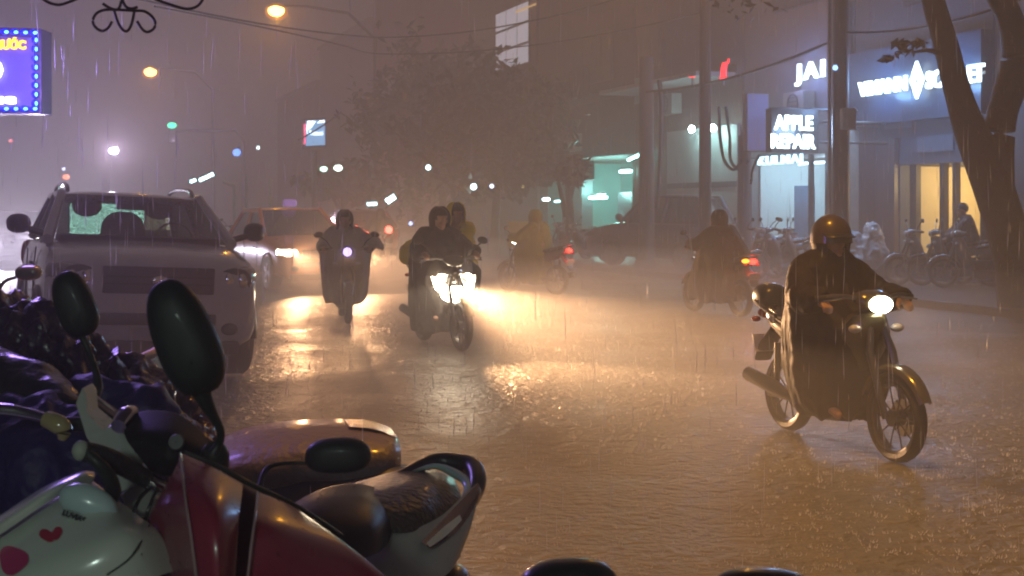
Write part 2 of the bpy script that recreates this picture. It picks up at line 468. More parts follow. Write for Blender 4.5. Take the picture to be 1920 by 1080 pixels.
bars(bC, 'curtain', mat('blue curtain', (.3, .42, .7), .7, bump=.4, bscale=6), [(S(1548), S(1480), FT+1.2, FT+1.3, .2, zc-.2)])
bars(bC, 'door_panel', mat('poster panel', (.3, .5, .75), .4), [(S(1514), S(1478), FT+.16, FT+.2, .4, zc-.7)])
def stock(root, px0, px1, zs, seed, m):
    rnd = random.Random(seed); s0, s1 = sorted((S(px0), S(px1))); mb = MB(); st = MB()
    for z in zs:
        fb(mb, s0, s1, FT+2.7, FT+3.06, z, z+.03); s_ = s0+.05
        while s_ < s1-.25:
            w_ = rnd.uniform(.08, .22)
            if rnd.random() < .8: fb(st, s_, s_+w_, FT+2.75, FT+3.0, z+.034, z+.034+rnd.uniform(.1, .3))
            s_ += w_+rnd.uniform(.02, .08)
    mb.build('shelf', FRAME, root, smooth=False, world=True); o = st.build('stock', m, root, smooth=False, world=True); o['kind'] = 'stuff'
stock(bB, 1800, 1846, (.7, 1.15, 1.6), 1, mat('shop stock brown', (.2, .13, .07), .6, vary=.6, vscale=3))
stock(bC, 1410, 1470, (.7, 1.2, 1.7, 2.2), 2, mat('shop stock blue', (.2, .24, .3), .5, vary=.7, vscale=3))
stock(bF, 1105, 1180, (.6, 1.1, 1.6), 3, mat('shop stock teal', (.1, .16, .16), .5, vary=.7, vscale=3))
bars(bC, 'pilaster', mat('tan pilaster', (.5, .36, .26), .6), [(S(1616), S(1604), FT-.3, FT-.02, .13, zf(1608, 244))])
bars(bC, 'drain_pipe', STEEL, [(S(1598), S(1594), FT-.12, FT-.01, .13, 6)])
# a counter with a shopkeeper's machine inside the blue shop
p = fac(1462, 470, FT+1.0); p.z = .3
ctr = empty('shop_counter', p, label='dark counter with a boxy machine inside the blue-white shop', cat='counter')
mb = MB(); fb(mb, p.dot(U)-.55, p.dot(U)+.55, FT+.8, FT+1.2, .13, 1.0); mb.build('base', mat('counter board', (.1, .1, .13), .5), ctr, smooth=False, world=True, bevel=.01)
mb = MB(); fb(mb, p.dot(U)-.25, p.dot(U)+.25, FT+.85, FT+1.15, 1.003, 1.55); mb.build('machine', mat('ochre case', (.4, .33, .12), .5), ctr, smooth=False, world=True, bevel=.02)
mb = MB(); fb(mb, p.dot(U)-.22, p.dot(U)+.22, FT+.87, FT+1.13, 1.553, 1.7); mb.build('lid', mat('red lid', (.45, .12, .08), .5), ctr, smooth=False, world=True, bevel=.02)
# teal shop: sheets hanging and shelves
bars(bF, 'hanging_sheet', mat('teal tarpaulin', (.12, .42, .4), .5, bump=.5, bscale=4), [(S(1116), S(1062), FT-.05, FT-.01, zf(1090, 338), zf(1090, 304))])
bars(bF, 'rack', FRAME, [(S(1060), S(1024), FT+.6, FT+1.0, .13, zf(1040, 330)), (S(1100), S(1075), FT+1.6, FT+1.9, .13, zf(1090, 360))])
bars(bE, 'teal_panel', mat('teal board', (.2, .38, .34), .5), [(S(1206), S(1193), FT-.06, FT-.003, zf(1199, 194), zf(1199, 146))])
# lit tall window upstairs
mb = MB()
a0, a1 = S(994), S(932)
z0, z1 = zf(960, 128), zf(960, 14)
fb(mb, a0, a1, FT-.05, FT+.03, z0, z1); fr = mb.build('window', FRAME, bG, smooth=False, world=True)
mb = MB()
for i in range(3):
    for j in range(3):
        w3 = (a1-a0)/3; h3 = (z1-z0)/3
        fb(mb, a0+w3*i+.05, a0+w3*(i+1)-.05, FT-.07, FT-.045, z0+h3*j+.05, z0+h3*(j+1)-.05)
mb.build('pane', emi('pale window light', (.8, .8, .95), .6), fr, smooth=False, world=True)
bars(bG, 'light_strip', emi('warm strip', (1, .6, .2), .9), [(S(1010), S(972), FT-.12, FT-.08, zf(990, 17), zf(990, 14))])
mb = MB(); fb(mb, S(868), S(838), FT-.12, FT-.08, zf(850, 203), zf(850, 200)); mb.build('light_strip', emi('warm strip', (1, .6, .2), .9), bH, smooth=False, world=True)
# yellow lit shop window low behind the tree
for k, (x0, x1, y0, y1) in enumerate(((990, 1020, 272, 300), (975, 992, 300, 322), (980, 990, 334, 356))):
    mb = MB(); fb(mb, S(x1), S(x0), FT-.06, FT-.02, zf((x0+x1)/2, y1), zf((x0+x1)/2, y0)); f = mb.build('window', FRAME, bG, smooth=False, world=True)
    mb = MB(); fb(mb, S(x1)+.05, S(x0)-.05, FT-.08, FT-.055, zf((x0+x1)/2, y1)+.05, zf((x0+x1)/2, y0)-.05); mb.build('pane', emi('yellow window light', (.9, .8, .3), .8), f, smooth=False, world=True)

# balconies and wall boxes
def balcony(root, px0, px1, z, T=FT):
    s0, s1 = S(px1), S(px0)
    if s0 > s1: s0, s1 = s1, s0
    mb = MB(); fb(mb, s0, s1, T-.9, T-.003, z, z+.12); sl = mb.build('balcony', W_GREY, root, smooth=False, world=True)
    mb = MB(); fb(mb, s0, s1, T-.9, T-.86, z+.95, z+1.0)
    n = max(4, int((s1-s0)/.22))
    for k in range(n+1):
        s_ = s0 + (s1-s0-.03)*k/n; fb(mb, s_, s_+.025, T-.89, T-.865, z+.12, z+.95)
    mb.build('railing', FRAME, sl, smooth=False, world=True)
balcony(bG, 932, 1000, 5.3); balcony(bH, 815, 855, 5.4); balcony(bH, 716, 795, 5.4); balcony(bF, 1075, 1155, 4.9); balcony(bI, 620, 690, 5.2)
def ac(label, px, py, T=FT):
    p = fac(px, py, T); r = empty('air_conditioner', p, label=label, cat='air conditioner')
    s_ = p.dot(U); mb = MB(); fb(mb, s_-.42, s_+.42, T-.36, T-.05, p.z-.28, p.z+.28); mb.build('case', mat('aged white metal', (.3, .3, .28), .5), r, smooth=False, world=True, bevel=.015)
    M = on_facade(p - N*.0); mb = MB(); mb.lathe([(.23, .365), (.23, .375), (.2, .375), (.2, .365), (.23, .365)], M, 24)
    for k in range(4): mb.tube([M @ Vector((-.2, -.15+.1*k, .37)), M @ Vector((.2, -.15+.1*k, .37))], .008, n=4)
    mb.build('fan_grille', FRAME, r, world=True)
ac('pale air conditioner box on the dark wall left of the red neon figure', 1268, 196); ac('pale air conditioner box above the teal shop opening', 1085, 268); ac('pale air conditioner box high on the wall under the letters JAI', 1512, 196)
# ------------------------------------------------------------------ lit signs
LET = emi('white letters', (.72, .93, 1), 5.0)
def letters(root, body, M, wd, ht, m, depth=.06, bold=.02, space=1.0, name='letters'):
    mb = text_mb(body, wd, ht, depth, bold, space)
    bmesh.ops.transform(mb.bm, matrix=M, verts=mb.bm.verts)
    return mb.build(name, m, root, smooth=False, world=True)
def sign_text(label, body, px0, px1, py0, py1, T, m, bold=.03, glow=None, space=1.0):
    pa, pb = fac(px0, (py0+py1)/2, T), fac(px1, (py0+py1)/2, T)
    p = (pa+pb)/2; p.z = fac((px0+px1)/2, (py0+py1)/2, T).z
    root = empty('shop_sign', p, label=label, cat='sign')
    ht = (py1-py0)/FPX*p.y
    letters(root, body, on_facade(p), abs((pb-pa).dot(U)), ht, m, bold=bold, space=space)
    mb = MB(); fb(mb, pb.dot(U), pa.dot(U), T+.035, T+.06, p.z-.03, p.z+.03); mb.build('rail', STEEL, root, smooth=False, world=True)
    if glow: lamp('sign_light', p - N*.35, *glow, parent=root)
    return root
TS = FT-.36
v1 = sign_text('left half of the white lit wall sign, reading VIMANN', 'VIMANN', 1610, 1700, 148, 176, TS, LET, .03, ((.22, .48, 1), 135, .3))
v2 = sign_text('right half of the white lit wall sign, seen round the tree trunk', 'SCARLET', 1737, 1845, 126, 160, TS, LET, .025, ((.22, .48, 1), 135, .3))
p = fac(1719, 150, TS); dm = empty('shop_sign', p, label='white lit four-point diamond emblem between the two words of the wall sign', cat='sign')
mb = MB(); o4 = [(0, .37), (.2, 0), (0, -.37), (-.2, 0)]; i4 = [(0, .12), (.075, -.02), (0, -.16), (-.075, -.02)]
M = on_facade(p)
for k in range(4):
    a, b, c, d = o4[k], o4[(k+1) % 4], i4[(k+1) % 4], i4[k]
    mb.poly([M @ Vector((*q, .03)) for q in (a, b, c, d)], off=N*.06)
mb.build('emblem', LET, dm, smooth=False, world=True)
sign_text('white lit letters JAI high on the grey wall', 'JAI', 1491, 1546, 116, 158, FT-.12, emi('jai letters', (.72, .9, 1), 4.5), .03, ((.3, .42, 1), 100, .3), 1.3)
# projecting box sign
Y9 = 25.0
p = at(1485, 246, Y9); bx = empty('box_sign', p, label='black projecting box sign with glowing words APPLE REPAIR', cat='sign')
MB().box((0, 0, 0), (1.06, .22, .86), rot=on_blade(Vector()).to_3x3() @ Matrix.Rotation(R(90), 3, 'X'), bevel=.02).build('case', BLACK, bx)
for wd, body, yy, w_, h_ in ((0, 'APPLE', 230, 80, 28), (0, 'REPAIR', 265, 92, 27)):
    letters(bx, body, on_blade(at(1488, yy, Y9-.13)), w_/FPX*Y9*1.04, h_/FPX*Y9, emi('box letters', (.75, .95, 1), 6), .03, .035)
mb = MB(); mb.tube([p + N*.5 + Vector((0, 0, .2)), p + N*2.2 + Vector((0, 0, .2))], .03); mb.tube([p + N*.5 + Vector((0, 0, -.2)), p + N*2.2 + Vector((0, 0, -.2))], .03)
mb.build('bracket', STEEL, bx, world=True)
lamp('sign_light', p - U*.6, (.35, .6, 1), 130, .3, bx)
sign_text('small blue-white neon letters under the black box sign', 'KULMAJ', 1422, 1504, 291, 313, FT-.5, emi('neon letters', (.45, .8, 1), 4), .008, ((.4, .7, 1), 40, .2), 1.15)
# lilac panel
p = at(1417, 230, 25.6); lp = empty('light_box', p, label='plain lilac rectangular light box beside the black box sign', cat='sign')
MB().box((0, 0, 0), (.5, .16, 1.16), rot=on_blade(Vector()).to_3x3() @ Matrix.Rotation(R(90), 3, 'X'), bevel=.015).build('case', mat('white sheet', (.3, .3, .33), .5), lp)
mb = MB(); Mb = on_blade(Vector((0, 0, 0))); mb.poly([Mb @ Vector((x, y, .086)) for x, y in ((-.235, -.56), (.235, -.56), (.235, .56), (-.235, .56))], off=U*.004)
mb.build('face', emi('lilac panel', (.3, .32, .8), .3), lp, smooth=False)
mb = MB(); mb.tube([p + N*.2 + Vector((0, 0, .3)), p + N*2.4 + Vector((0, 0, .3))], .025); mb.build('bracket', STEEL, lp, world=True)
# red neon above the canopy
NEON = emi('red neon', (1, .02, .03), 3.5)
p = fac(1357, 134, FT-1.2); rs = empty('neon_sign', p, label='tall red neon figure standing on the canopy', cat='sign')
M = on_facade(p); mb = MB()
mb.poly([M @ Vector((x, y, .03)) for x, y in ((-.17, -.2), (.12, -.2), (.08, -.05), (.13, .14), (.12, .21), (-.02, .2), (-.08, .1), (-.09, -.05))], off=N*.05)
mb.build('tube', NEON, rs, smooth=False, world=True)
mb = MB(); mb.tube([M @ Vector((.2, .17, 0)), M @ Vector((.24, .27, 0))], .025); mb.build('flame', NEON, rs, world=True)
mb = MB(); mb.tube([p, p - Z3*.32], .02); mb.build('post', STEEL, rs, world=True)
p = fac(1298, 142, FT-1.2); rs = empty('neon_sign', p, label='small flat red neon blob on the canopy, left of the thin pole', cat='sign')
MB().ell((0, 0, 0), (.1, .06, .055)).build('tube', NEON, rs)
mb = MB(); mb.tube([p, p - Z3*.25], .02); mb.build('post', STEEL, rs, world=True)
# far billboard
p = at(590, 250, 52.0); bb = empty('billboard', p, label='small bright billboard in blue and white high over the street', cat='sign')
Mb = on_blade(Vector((0, 0, 0)))
def bpoly(root, name, m, pts, z, zt=.02):
    mb = MB(); mb.poly([Mb @ Vector((x, y, z)) for x, y in pts], off=U*zt); return mb.build(name, m, root, smooth=False)
bpoly(bb, 'case', FRAME, [(-.48, -.64), (.46, -.56), (.46, .66), (-.48, .58)], 0, .2)
bpoly(bb, 'face', emi('billboard blue', (.22, .5, .9), 1.6), [(-.36, -.52), (.42, -.46), (.42, .56), (-.36, .5)], .03)
bpoly(bb, 'lit_corner', emi('billboard white', (.75, .95, 1), 5), [(-.36, .1), (-.16, .2), (.05, .5), (-.3, .5)], .045)
bpoly(bb, 'lit_edge', emi('billboard white', (.75, .95, 1), 5), [(.08, .4), (.4, .45), (.4, .55), (.2, .53)], .045)
bpoly(bb, 'red_edge', emi('billboard red', (1, .1, .25), 3), [(-.45, -.45), (-.38, -.45), (-.38, .4), (-.45, .36)], .045)
letters(bb, 'Uhteani', on_blade(p - U*.06 + Z3*.02), .66, .2, emi('billboard white', (.75, .95, 1), 5), .02, .01)
MB().tube([p - Z3*.7 + U*.1, Vector((p.x, p.y, .1)) + U*.1], .1).build('post', STEEL, bb, world=True)

# ------------------------------------------------------------------ far lamps and lights along the row
def small_light(name, label, px, py, Y, r, c, s, group=None, stretch=1.4, mount=True):
    p = at(px, py, Y); root = empty(name, p, label=label, cat='lamp', group=group)
    k = r/FPX*Y
    MB().ell((0, 0, 0), (k*stretch, k, k), seg=12, ring=8).build('lens', emi('light %s %s' % (c, s), c, s), root)
    MB().tube([(0, k*.6, k*.4), (0, k*1.5, k*1.3), (0, k*3, k*1.5)], k*.35, n=6).build('bracket', STEEL, root)
    return root
G = 'small lamps far down the street'
small_light('far_lamp', 'white dot lamp left of the nearer street tree', 803, 314, 36.5, 5, (.6, .95, 1), 9, G, 1)
small_light('far_lamp', 'white dot lamp above the pair of faint tree trunks', 888, 350, 36.5, 6, (.6, .95, 1), 10, G, 1)
small_light('far_lamp', 'weaker bluish dot lamp right of the white one', 922, 349, 36.5, 4, (.55, .7, 1), 6, G, 1)
small_light('far_lamp', 'pale green lamp, left of a pair under the billboard', 607, 317, 50, 5, (.5, 1, .75), 8, G)
small_light('far_lamp', 'pale green lamp, right of a pair under the billboard', 634, 315, 50, 6, (.7, 1, .8), 9, G)
fl = small_light('far_lamp', 'blue-white lamp hanging alone in the haze above the parked car', 213, 283, 60, 7, (.6, .75, 1), 20, G)
lamp('far_lamp_light', at(213, 283, 59.6), (.9, .68, 1), 1500, .2, fl)  # violet light added at this lamp to brighten the haze on the left
small_light('far_lamp', 'blue lamp above the row of slim posts', 444, 286, 60, 7, (.12, .3, 1), 5, G, 1.1)
small_light('far_lamp', 'tiny white lamp right of the blue lamp', 484, 277, 60, 3.5, (.7, 1, .95), 6, G, 1)
small_light('far_lamp', 'tiny orange lamp over the roof rail of the parked car', 124, 332, 60, 5, (1, .25, .1), 4, G)
small_light('far_lamp', 'tiny bluish lamp above the orange one', 119, 317, 60, 3, (.6, .7, 1), 4, G, 1)
small_light('far_lamp', 'tiny red lamp alone at the left under the blue lit sign', 20, 264, 60, 3, (1, .2, .15), 3, G)
small_light('far_lamp', 'small blue dot lamp between the two hooded riders', 770, 419, 44, 4, (.4, .5, 1), 4, G, 1)
tube_lamp('slanting white tube lamp far away over the parked car', at(374, 338, 55), at(400, 326, 55), (.5, 1, 1), 16, 0, .08)
tube_lamp('short tube lamp at the lower left of the slanting one', at(357, 341, 55), at(367, 337, 55), (.5, 1, 1), 12, 0, .07)
tube_lamp('thick slanting tube lamp over the red tail lights', at(725, 378, 44), at(740, 368, 44), (.5, 1, 1), 18, 0, .1)
tube_lamp('thin flat tube lamp left of the thick slanting one', at(688, 383, 44), at(707, 382, 44), (.5, .95, 1), 7, 0, .06)
# traffic light
p = at(322, 235, 66); tl = empty('traffic_light', p, label='traffic light showing green far down the street', cat='traffic light')
MB().box((0, .2, -.35), (.36, .25, 1.1), bevel=.04).build('housing', BLACK, tl)
MB().ell((0, .04, 0), (.24, .06, .15)).build('green_lens', emi('green signal', (.05, 1, .45), 6), tl)
MB().tube([(0, .3, -.3), (3.2, .4, -.2), (3.6, .4, -.8), (3.6, .4, -p.z)], .09).build('pole', STEEL, tl)
# slim lit posts
PST = mat('pale post', (.6, .75, .7), .4)
for k, (px, top, Y) in enumerate(((440, 347, 48), (462, 328, 48), (507, 334, 50))):
    p = at(px, top, Y); a = empty('slim_post', (p.x, p.y, 0), label=('slim pale post with a crooked arm, left of two', 'slim pale post, right of the one with a crooked arm', 'slim pale post standing alone behind the taxi')[k], cat='post')
    mb = MB(); mb.tube([(p.x, p.y, 0), p], .07)
    if k == 0: mb.tube([p, at(428, 344, Y), at(418, 340, Y)], .07)
    mb.build('pole', PST, a, world=True)

# ------------------------------------------------------------------ poles and wires
POLE = mat('concrete pole', (.1, .09, .085), .7, bump=.4, bscale=12)
WOOD = mat('rusty pole', (.07, .04, .028), .7, bump=.4, bscale=12)
def pole(label, px, T, wpx, top, m, taper=.8):
    dx = (px-960)/FPX; Y = T/(.94*dx+.342); r = wpx/2/FPX*Y
    p = Vector((dx*Y, Y, .13)); root = empty('utility_pole', p, label=label, cat='pole')
    MB().tube([p, p + Z3*top], [r, r*taper], n=14).build('shaft', m, root, world=True)
    MB().tube([p - Z3*.02, p + Z3*.18], [r*1.6, r*1.25], n=14).build('footing', POLE, root, world=True)
    return root, p, Y, r
pa, ppa, Ya, ra = pole('thin rusty brown pole behind the olive rider', 1322, 13.35, 24, 8.5, WOOD)
pb, ppb, Yb, rb = pole('thick concrete pole carrying coiled cables', 1212, 13.4, 32, 5.0, POLE)
pc, ppc, Yc, rc_ = pole('short lilac-lit pole under the plain light box', 1396, 13.4, 30, 2.9, mat('lilac-lit pole', (.13, .12, .14), .6, bump=.3))
pd, ppd, Yd, rd_ = pole('broad steel-blue pole with a meter box', 1576, 13.4, 34, 9, mat('steel pole', (.07, .08, .1), .4, metal=.3, bump=.2))
MB().box(Vector((gx(1590, Yd-.3), Yd-.3, at(0, 225, Yd).z)), (.24, .2, .38), bevel=.02).build('meter_box', mat('meter box', (.4, .45, .47), .5), pd, world=True)
MB().tube([ppd + Vector((-.22, -.1, 0)), ppd + Vector((-.22, -.1, 8))], .035).build('conduit', CHROME, pd, world=True)
small_light('far_lamp', 'tiny blue lamp clipped to the broad steel-blue pole', 1566, 127, Yd-.4, 5, (.25, .5, 1), 4, None, 1)
CAB = mat('cable', (.02, .02, .022), .5)
def cable(label, pts, r=.02, smooth=8):
    o = MB().tube(pts, r, n=6, smooth=smooth).build('cable', CAB, smooth=True)
    return tag(o, label, 'cable', 'overhead cables')
def sag(a, b, d, n=5):
    return [a.lerp(b, k/n) - Z3*d*4*(k/n)*(1-k/n) for k in range(n+1)]
for k, (px, lab) in enumerate(((1362, 'left loop of slack cable hanging by the lilac-lit pole'), (1374, 'right loop of slack cable hanging by the lilac-lit pole'))):
    cable(lab, [at(px-14, 200, 26.2), at(px-12+k*6, 255, 26.2), at(px-4, 300, 26.2), at(px+14, 318, 26.1), at(px+30, 300, 26.0)], .035)
cable('bundle of cables running down the concrete pole', [at(1236, 150, 30), at(1240, 200, 30), at(1238, 300, 30.1), at(1232, 390, 30.1)], .06)
cable('short drooping cable end under the light box', [at(1424, 290, 25.8), at(1412, 316, 25.8), at(1408, 345, 25.8)], .03)
cable('upper of two cables sagging across the top of the view', sag(at(250, -4, 20), at(720, 70, 34), .12) + sag(at(720, 70, 34), at(1240, -30, 30), .3)[1:], .018)
cable('lower of two cables sagging across the top of the view', sag(at(290, 12, 21), at(700, 100, 36), -.05) + sag(at(700, 100, 36), at(1330, 20, 28), .3)[1:], .016)
cable('cable crossing in front of the small billboard', sag(at(560, 262, 40), at(640, 210, 44), .05), .025)
# dark bundle box on the concrete pole, thick horizontal cables to the right
cable('thick cable bundle strung between the poles over the shops', sag(at(1212, 172, 30), at(1576, 70, Yd), .2), .03)
cable('cable strung from the broad pole off to the right', sag(at(1576, 60, Yd), at(1960, -20, 18), .2), .02)

# ------------------------------------------------------------------ street lamps
SOD = emi('sodium lamp', (1, .5, .1), 26)
SODW = [0]
LHALO = bpy.data.materials.new('frosted lamp glass'); LHALO.use_nodes = True  # shell glowing orange in place of the halo round the bulb
_n = LHALO.node_tree; _n.nodes.clear(); _o = _n.nodes.new('ShaderNodeOutputMaterial'); _a = _n.nodes.new('ShaderNodeAddShader'); _t = _n.nodes.new('ShaderNodeBsdfTransparent'); _e = _n.nodes.new('ShaderNodeEmission')
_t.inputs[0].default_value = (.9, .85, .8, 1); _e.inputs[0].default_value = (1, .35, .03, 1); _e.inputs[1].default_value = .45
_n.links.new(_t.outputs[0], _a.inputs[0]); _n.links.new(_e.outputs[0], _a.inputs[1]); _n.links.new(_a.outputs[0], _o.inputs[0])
SODDIM = emi('sodium lamp lens', (1, .42, .06), 12)
def street_lamp(label, p, arm, watts, r=.17, cone=0):
    root = empty('street_lamp', (p + arm)*Vector((1, 1, 0)) if False else Vector((p.x+arm.x, p.y+arm.y, 0)), label=label, cat='street lamp', group='sodium street lamps')
    b = Vector((p.x+arm.x, p.y+arm.y, 0))
    MB().tube([b, b + Z3*(p.z-.9), p + arm*.72 + Z3*.05, p + arm*.3 + Z3*.22, p + Z3*.2], [.11, .075, .06, .05, .045], n=10).build('pole', STEEL, root, world=True)
    MB().ell(p + Z3*.14, (.34, .17, .1)).build('lamp_head', STEEL, root, world=True)
    if r > .2: MB().ell(p - Z3*.04, (r*1.6, r*1.3, r*1.2), seg=24, ring=16).build('lamp_halo', LHALO, root, world=True)
    MB().ell(p + Z3*.0, (r*1.15, r*.9, r*.8))  .build('bulb', SOD if r > .2 else SODDIM, root, world=True)
    if cone: lamp('sodium_light', p - Z3*.25, (1, .43, .035), watts, .2, root, 'SPOT', -Z3, cone, 1)
    else: lamp('sodium_light', p - Z3*.25, (1, .43, .035), watts, .2, root)
    return root
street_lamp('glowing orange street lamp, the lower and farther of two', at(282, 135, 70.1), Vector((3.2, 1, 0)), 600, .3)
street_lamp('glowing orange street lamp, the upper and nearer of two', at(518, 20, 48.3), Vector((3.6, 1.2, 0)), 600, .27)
street_lamp('street lamp over the shop side, above the frame', Vector((4.2, 27.0, 9.2)), Vector((4.2, 1.5, 0)), 520)  # assumed lamp, out of view, for the orange glow in the haze overhead
street_lamp('street lamp over the near lane, above the frame', Vector((.7, 6.2, 8.6)), Vector((9.5, 3.4, 0)), 2900, cone=64)  # assumed lamp, out of view, placed to light the near road amber

# ------------------------------------------------------------------ trees
BARK = mat('wet bark', (.035, .027, .023), .55, bump=1, bscale=22, vary=.4)
LEAF = mat('leaves', (.04, .05, .022), .45, vary=.5, vscale=.8)
def leaves(mb, c, r, n, size, seed):
    rnd = random.Random(seed)
    clumps = [Vector((rnd.gauss(0, .5)*r[0], rnd.gauss(0, .5)*r[1], rnd.gauss(0, .5)*r[2])) for _ in range(max(4, n//60))]
    for i in range(n):
        k = rnd.choice(clumps)
        p = Vector(c) + k + Vector((rnd.gauss(0, .2)*r[0], rnd.gauss(0, .2)*r[1], rnd.gauss(0, .18)*r[2]))
        q = Euler((rnd.uniform(-1, 1), rnd.uniform(-1, 1), rnd.uniform(0, 6.3))).to_matrix()
        s = size*rnd.uniform(.6, 1.4)
        mb.face([mb.bm.verts.new(p + q @ Vector(v)*s) for v in ((-.5, 0, 0), (0, -.24, .06), (.55, 0, 0), (0, .24, .06))])
def tree(label, base, trunk_paths, crowns, seed, leaf=.16):
    root = empty('tree', base, label=label, cat='tree')
    mb = MB()
    for pts, rr in trunk_paths: mb.tube(pts, rr, n=14, smooth=5)
    for v in mb.bm.verts: v.co += (v.co - Vector(base)).normalized()*noise.noise(v.co*3.1)*.03
    mb.build('trunk', BARK, root, world=True)
    mb = MB()
    for k, (c, r, n) in enumerate(crowns): leaves(mb, c, r, n, leaf, seed+k)
    mb.build('crown', LEAF, root, smooth=False, world=True)
    return root
YT = 18.4
T_ = lambda px, py, dy=0: at(px, py, YT+dy)
def rr(px): return px/2/FPX*YT
tree('big dark forked tree trunk at the right edge', Vector((gx(1912, YT), YT, .1)),
     [([Vector((gx(1914, YT), YT, .05)), T_(1910, 560), T_(1898, 470), T_(1872, 380), T_(1844, 300), T_(1818, 240), T_(1795, 170), T_(1775, 90), T_(1752, 10), T_(1735, -70), T_(1700, -200)],
       [rr(84), rr(76), rr(74), rr(74), rr(72), rr(60), rr(50), rr(46), rr(42), rr(36), rr(14)]),
      ([T_(1872, 350), T_(1872, 270), T_(1880, 210), T_(1898, 150), T_(1908, 95), T_(1892, 30), T_(1862, -30), T_(1840, -120), T_(1850, -240)],
       [rr(58), rr(58), rr(56), rr(58), rr(56), rr(48), rr(44), rr(36), rr(14)]),
      ([T_(1906, 120), T_(1940, 40), T_(1990, -90)], [rr(40), rr(34), rr(12)]),
      ([T_(1776, 105), T_(1745, 95, -.2), T_(1712, 98, -.4)], [rr(16), rr(9), rr(4)])],
     [(at(1700, -190, 18.6), (1.8, 1.6, 1.0), 1500), (at(1880, -230, 18.2), (1.9, 1.6, 1.1), 1500), (at(1705, 92, 18.0), (.26, .2, .12), 80)], 3)
def street_tree(label, px, Y, cy, rx, rz, n, seed):
    b = Vector((gx(px, Y), Y, .1)); c = at(px, cy, Y); k = 1/FPX*Y
    tree(label, b, [([b, b.lerp(c, .5) + Vector((.1, 0, 0)), c], [.16, .12, .05]), ([b.lerp(c, .55), c + Vector((rx*k*.6, 0, rz*k*.2))], [.09, .03]), ([b.lerp(c, .5), c + Vector((-rx*k*.6, 0, rz*k*.3))], [.09, .03])],
         [(c, (rx*k, rx*k, rz*k), n), (c + Vector((rx*k*.5, -.5, -rz*k*.5)), (rx*k*.5, rx*k*.5, rz*k*.5), n//3)], seed, .42)
street_tree('dark leafy street tree in the middle behind the riders', 925, 39, 250, 105, 85, 12000, 21)
street_tree('faint street tree left of the middle one', 825, 46, 235, 95, 105, 10000, 31)
street_tree('round low street tree above the red tail lights', 640, 54, 345, 55, 28, 2200, 41)
street_tree('leafy street tree in front of the teal shop', 1062, 35, 325, 34, 26, 130, 51)
# ------------------------------------------------------------------ motorbikes
def wheel(root, x, r=.27, wd=.045, spokes=10, m=RUBBER):
    c = Vector((x, 0, r)); M = Matrix.Translation(c) @ Matrix.Rotation(R(90), 4, 'X')
    t = wd
    tyre = MB().lathe([(r-.055, -t*.8), (r-.03, -t), (r-.008, -t*.65), (r, 0), (r-.008, t*.65), (r-.03, t), (r-.055, t*.8), (r-.06, 0), (r-.055, -t*.8)], M, 32).build('wheel', m, root)
    mb = MB(); mb.lathe([(r-.06, -t*.6), (r-.075, -t*.5), (r-.075, t*.5), (r-.06, t*.6)], M, 32)
    for k in range(spokes):
        a = 2*math.pi*k/spokes; d = Vector((math.cos(a), 0, math.sin(a)))
        mb.tube([c + d*.03, c + d*(r-.07)], .0055, n=5)
    mb.lathe([(.001, -.04), (.05, -.04), (.05, .04), (.001, .04)], M, 16)
    mb.build('rim', STEEL, tyre)
    mb = MB(); mb.lathe([(.05, -.052), (.115, -.052), (.115, -.046), (.05, -.046), (.05, -.052)], M, 24); mb.build('brake_disc', CHROME, tyre)
    return tyre
LENS_OFF = mat('clear lens', (.45, .45, .45), .08, coat=1)
RED_OFF = mat('red lens', (.35, .01, .01), .12, coat=1)
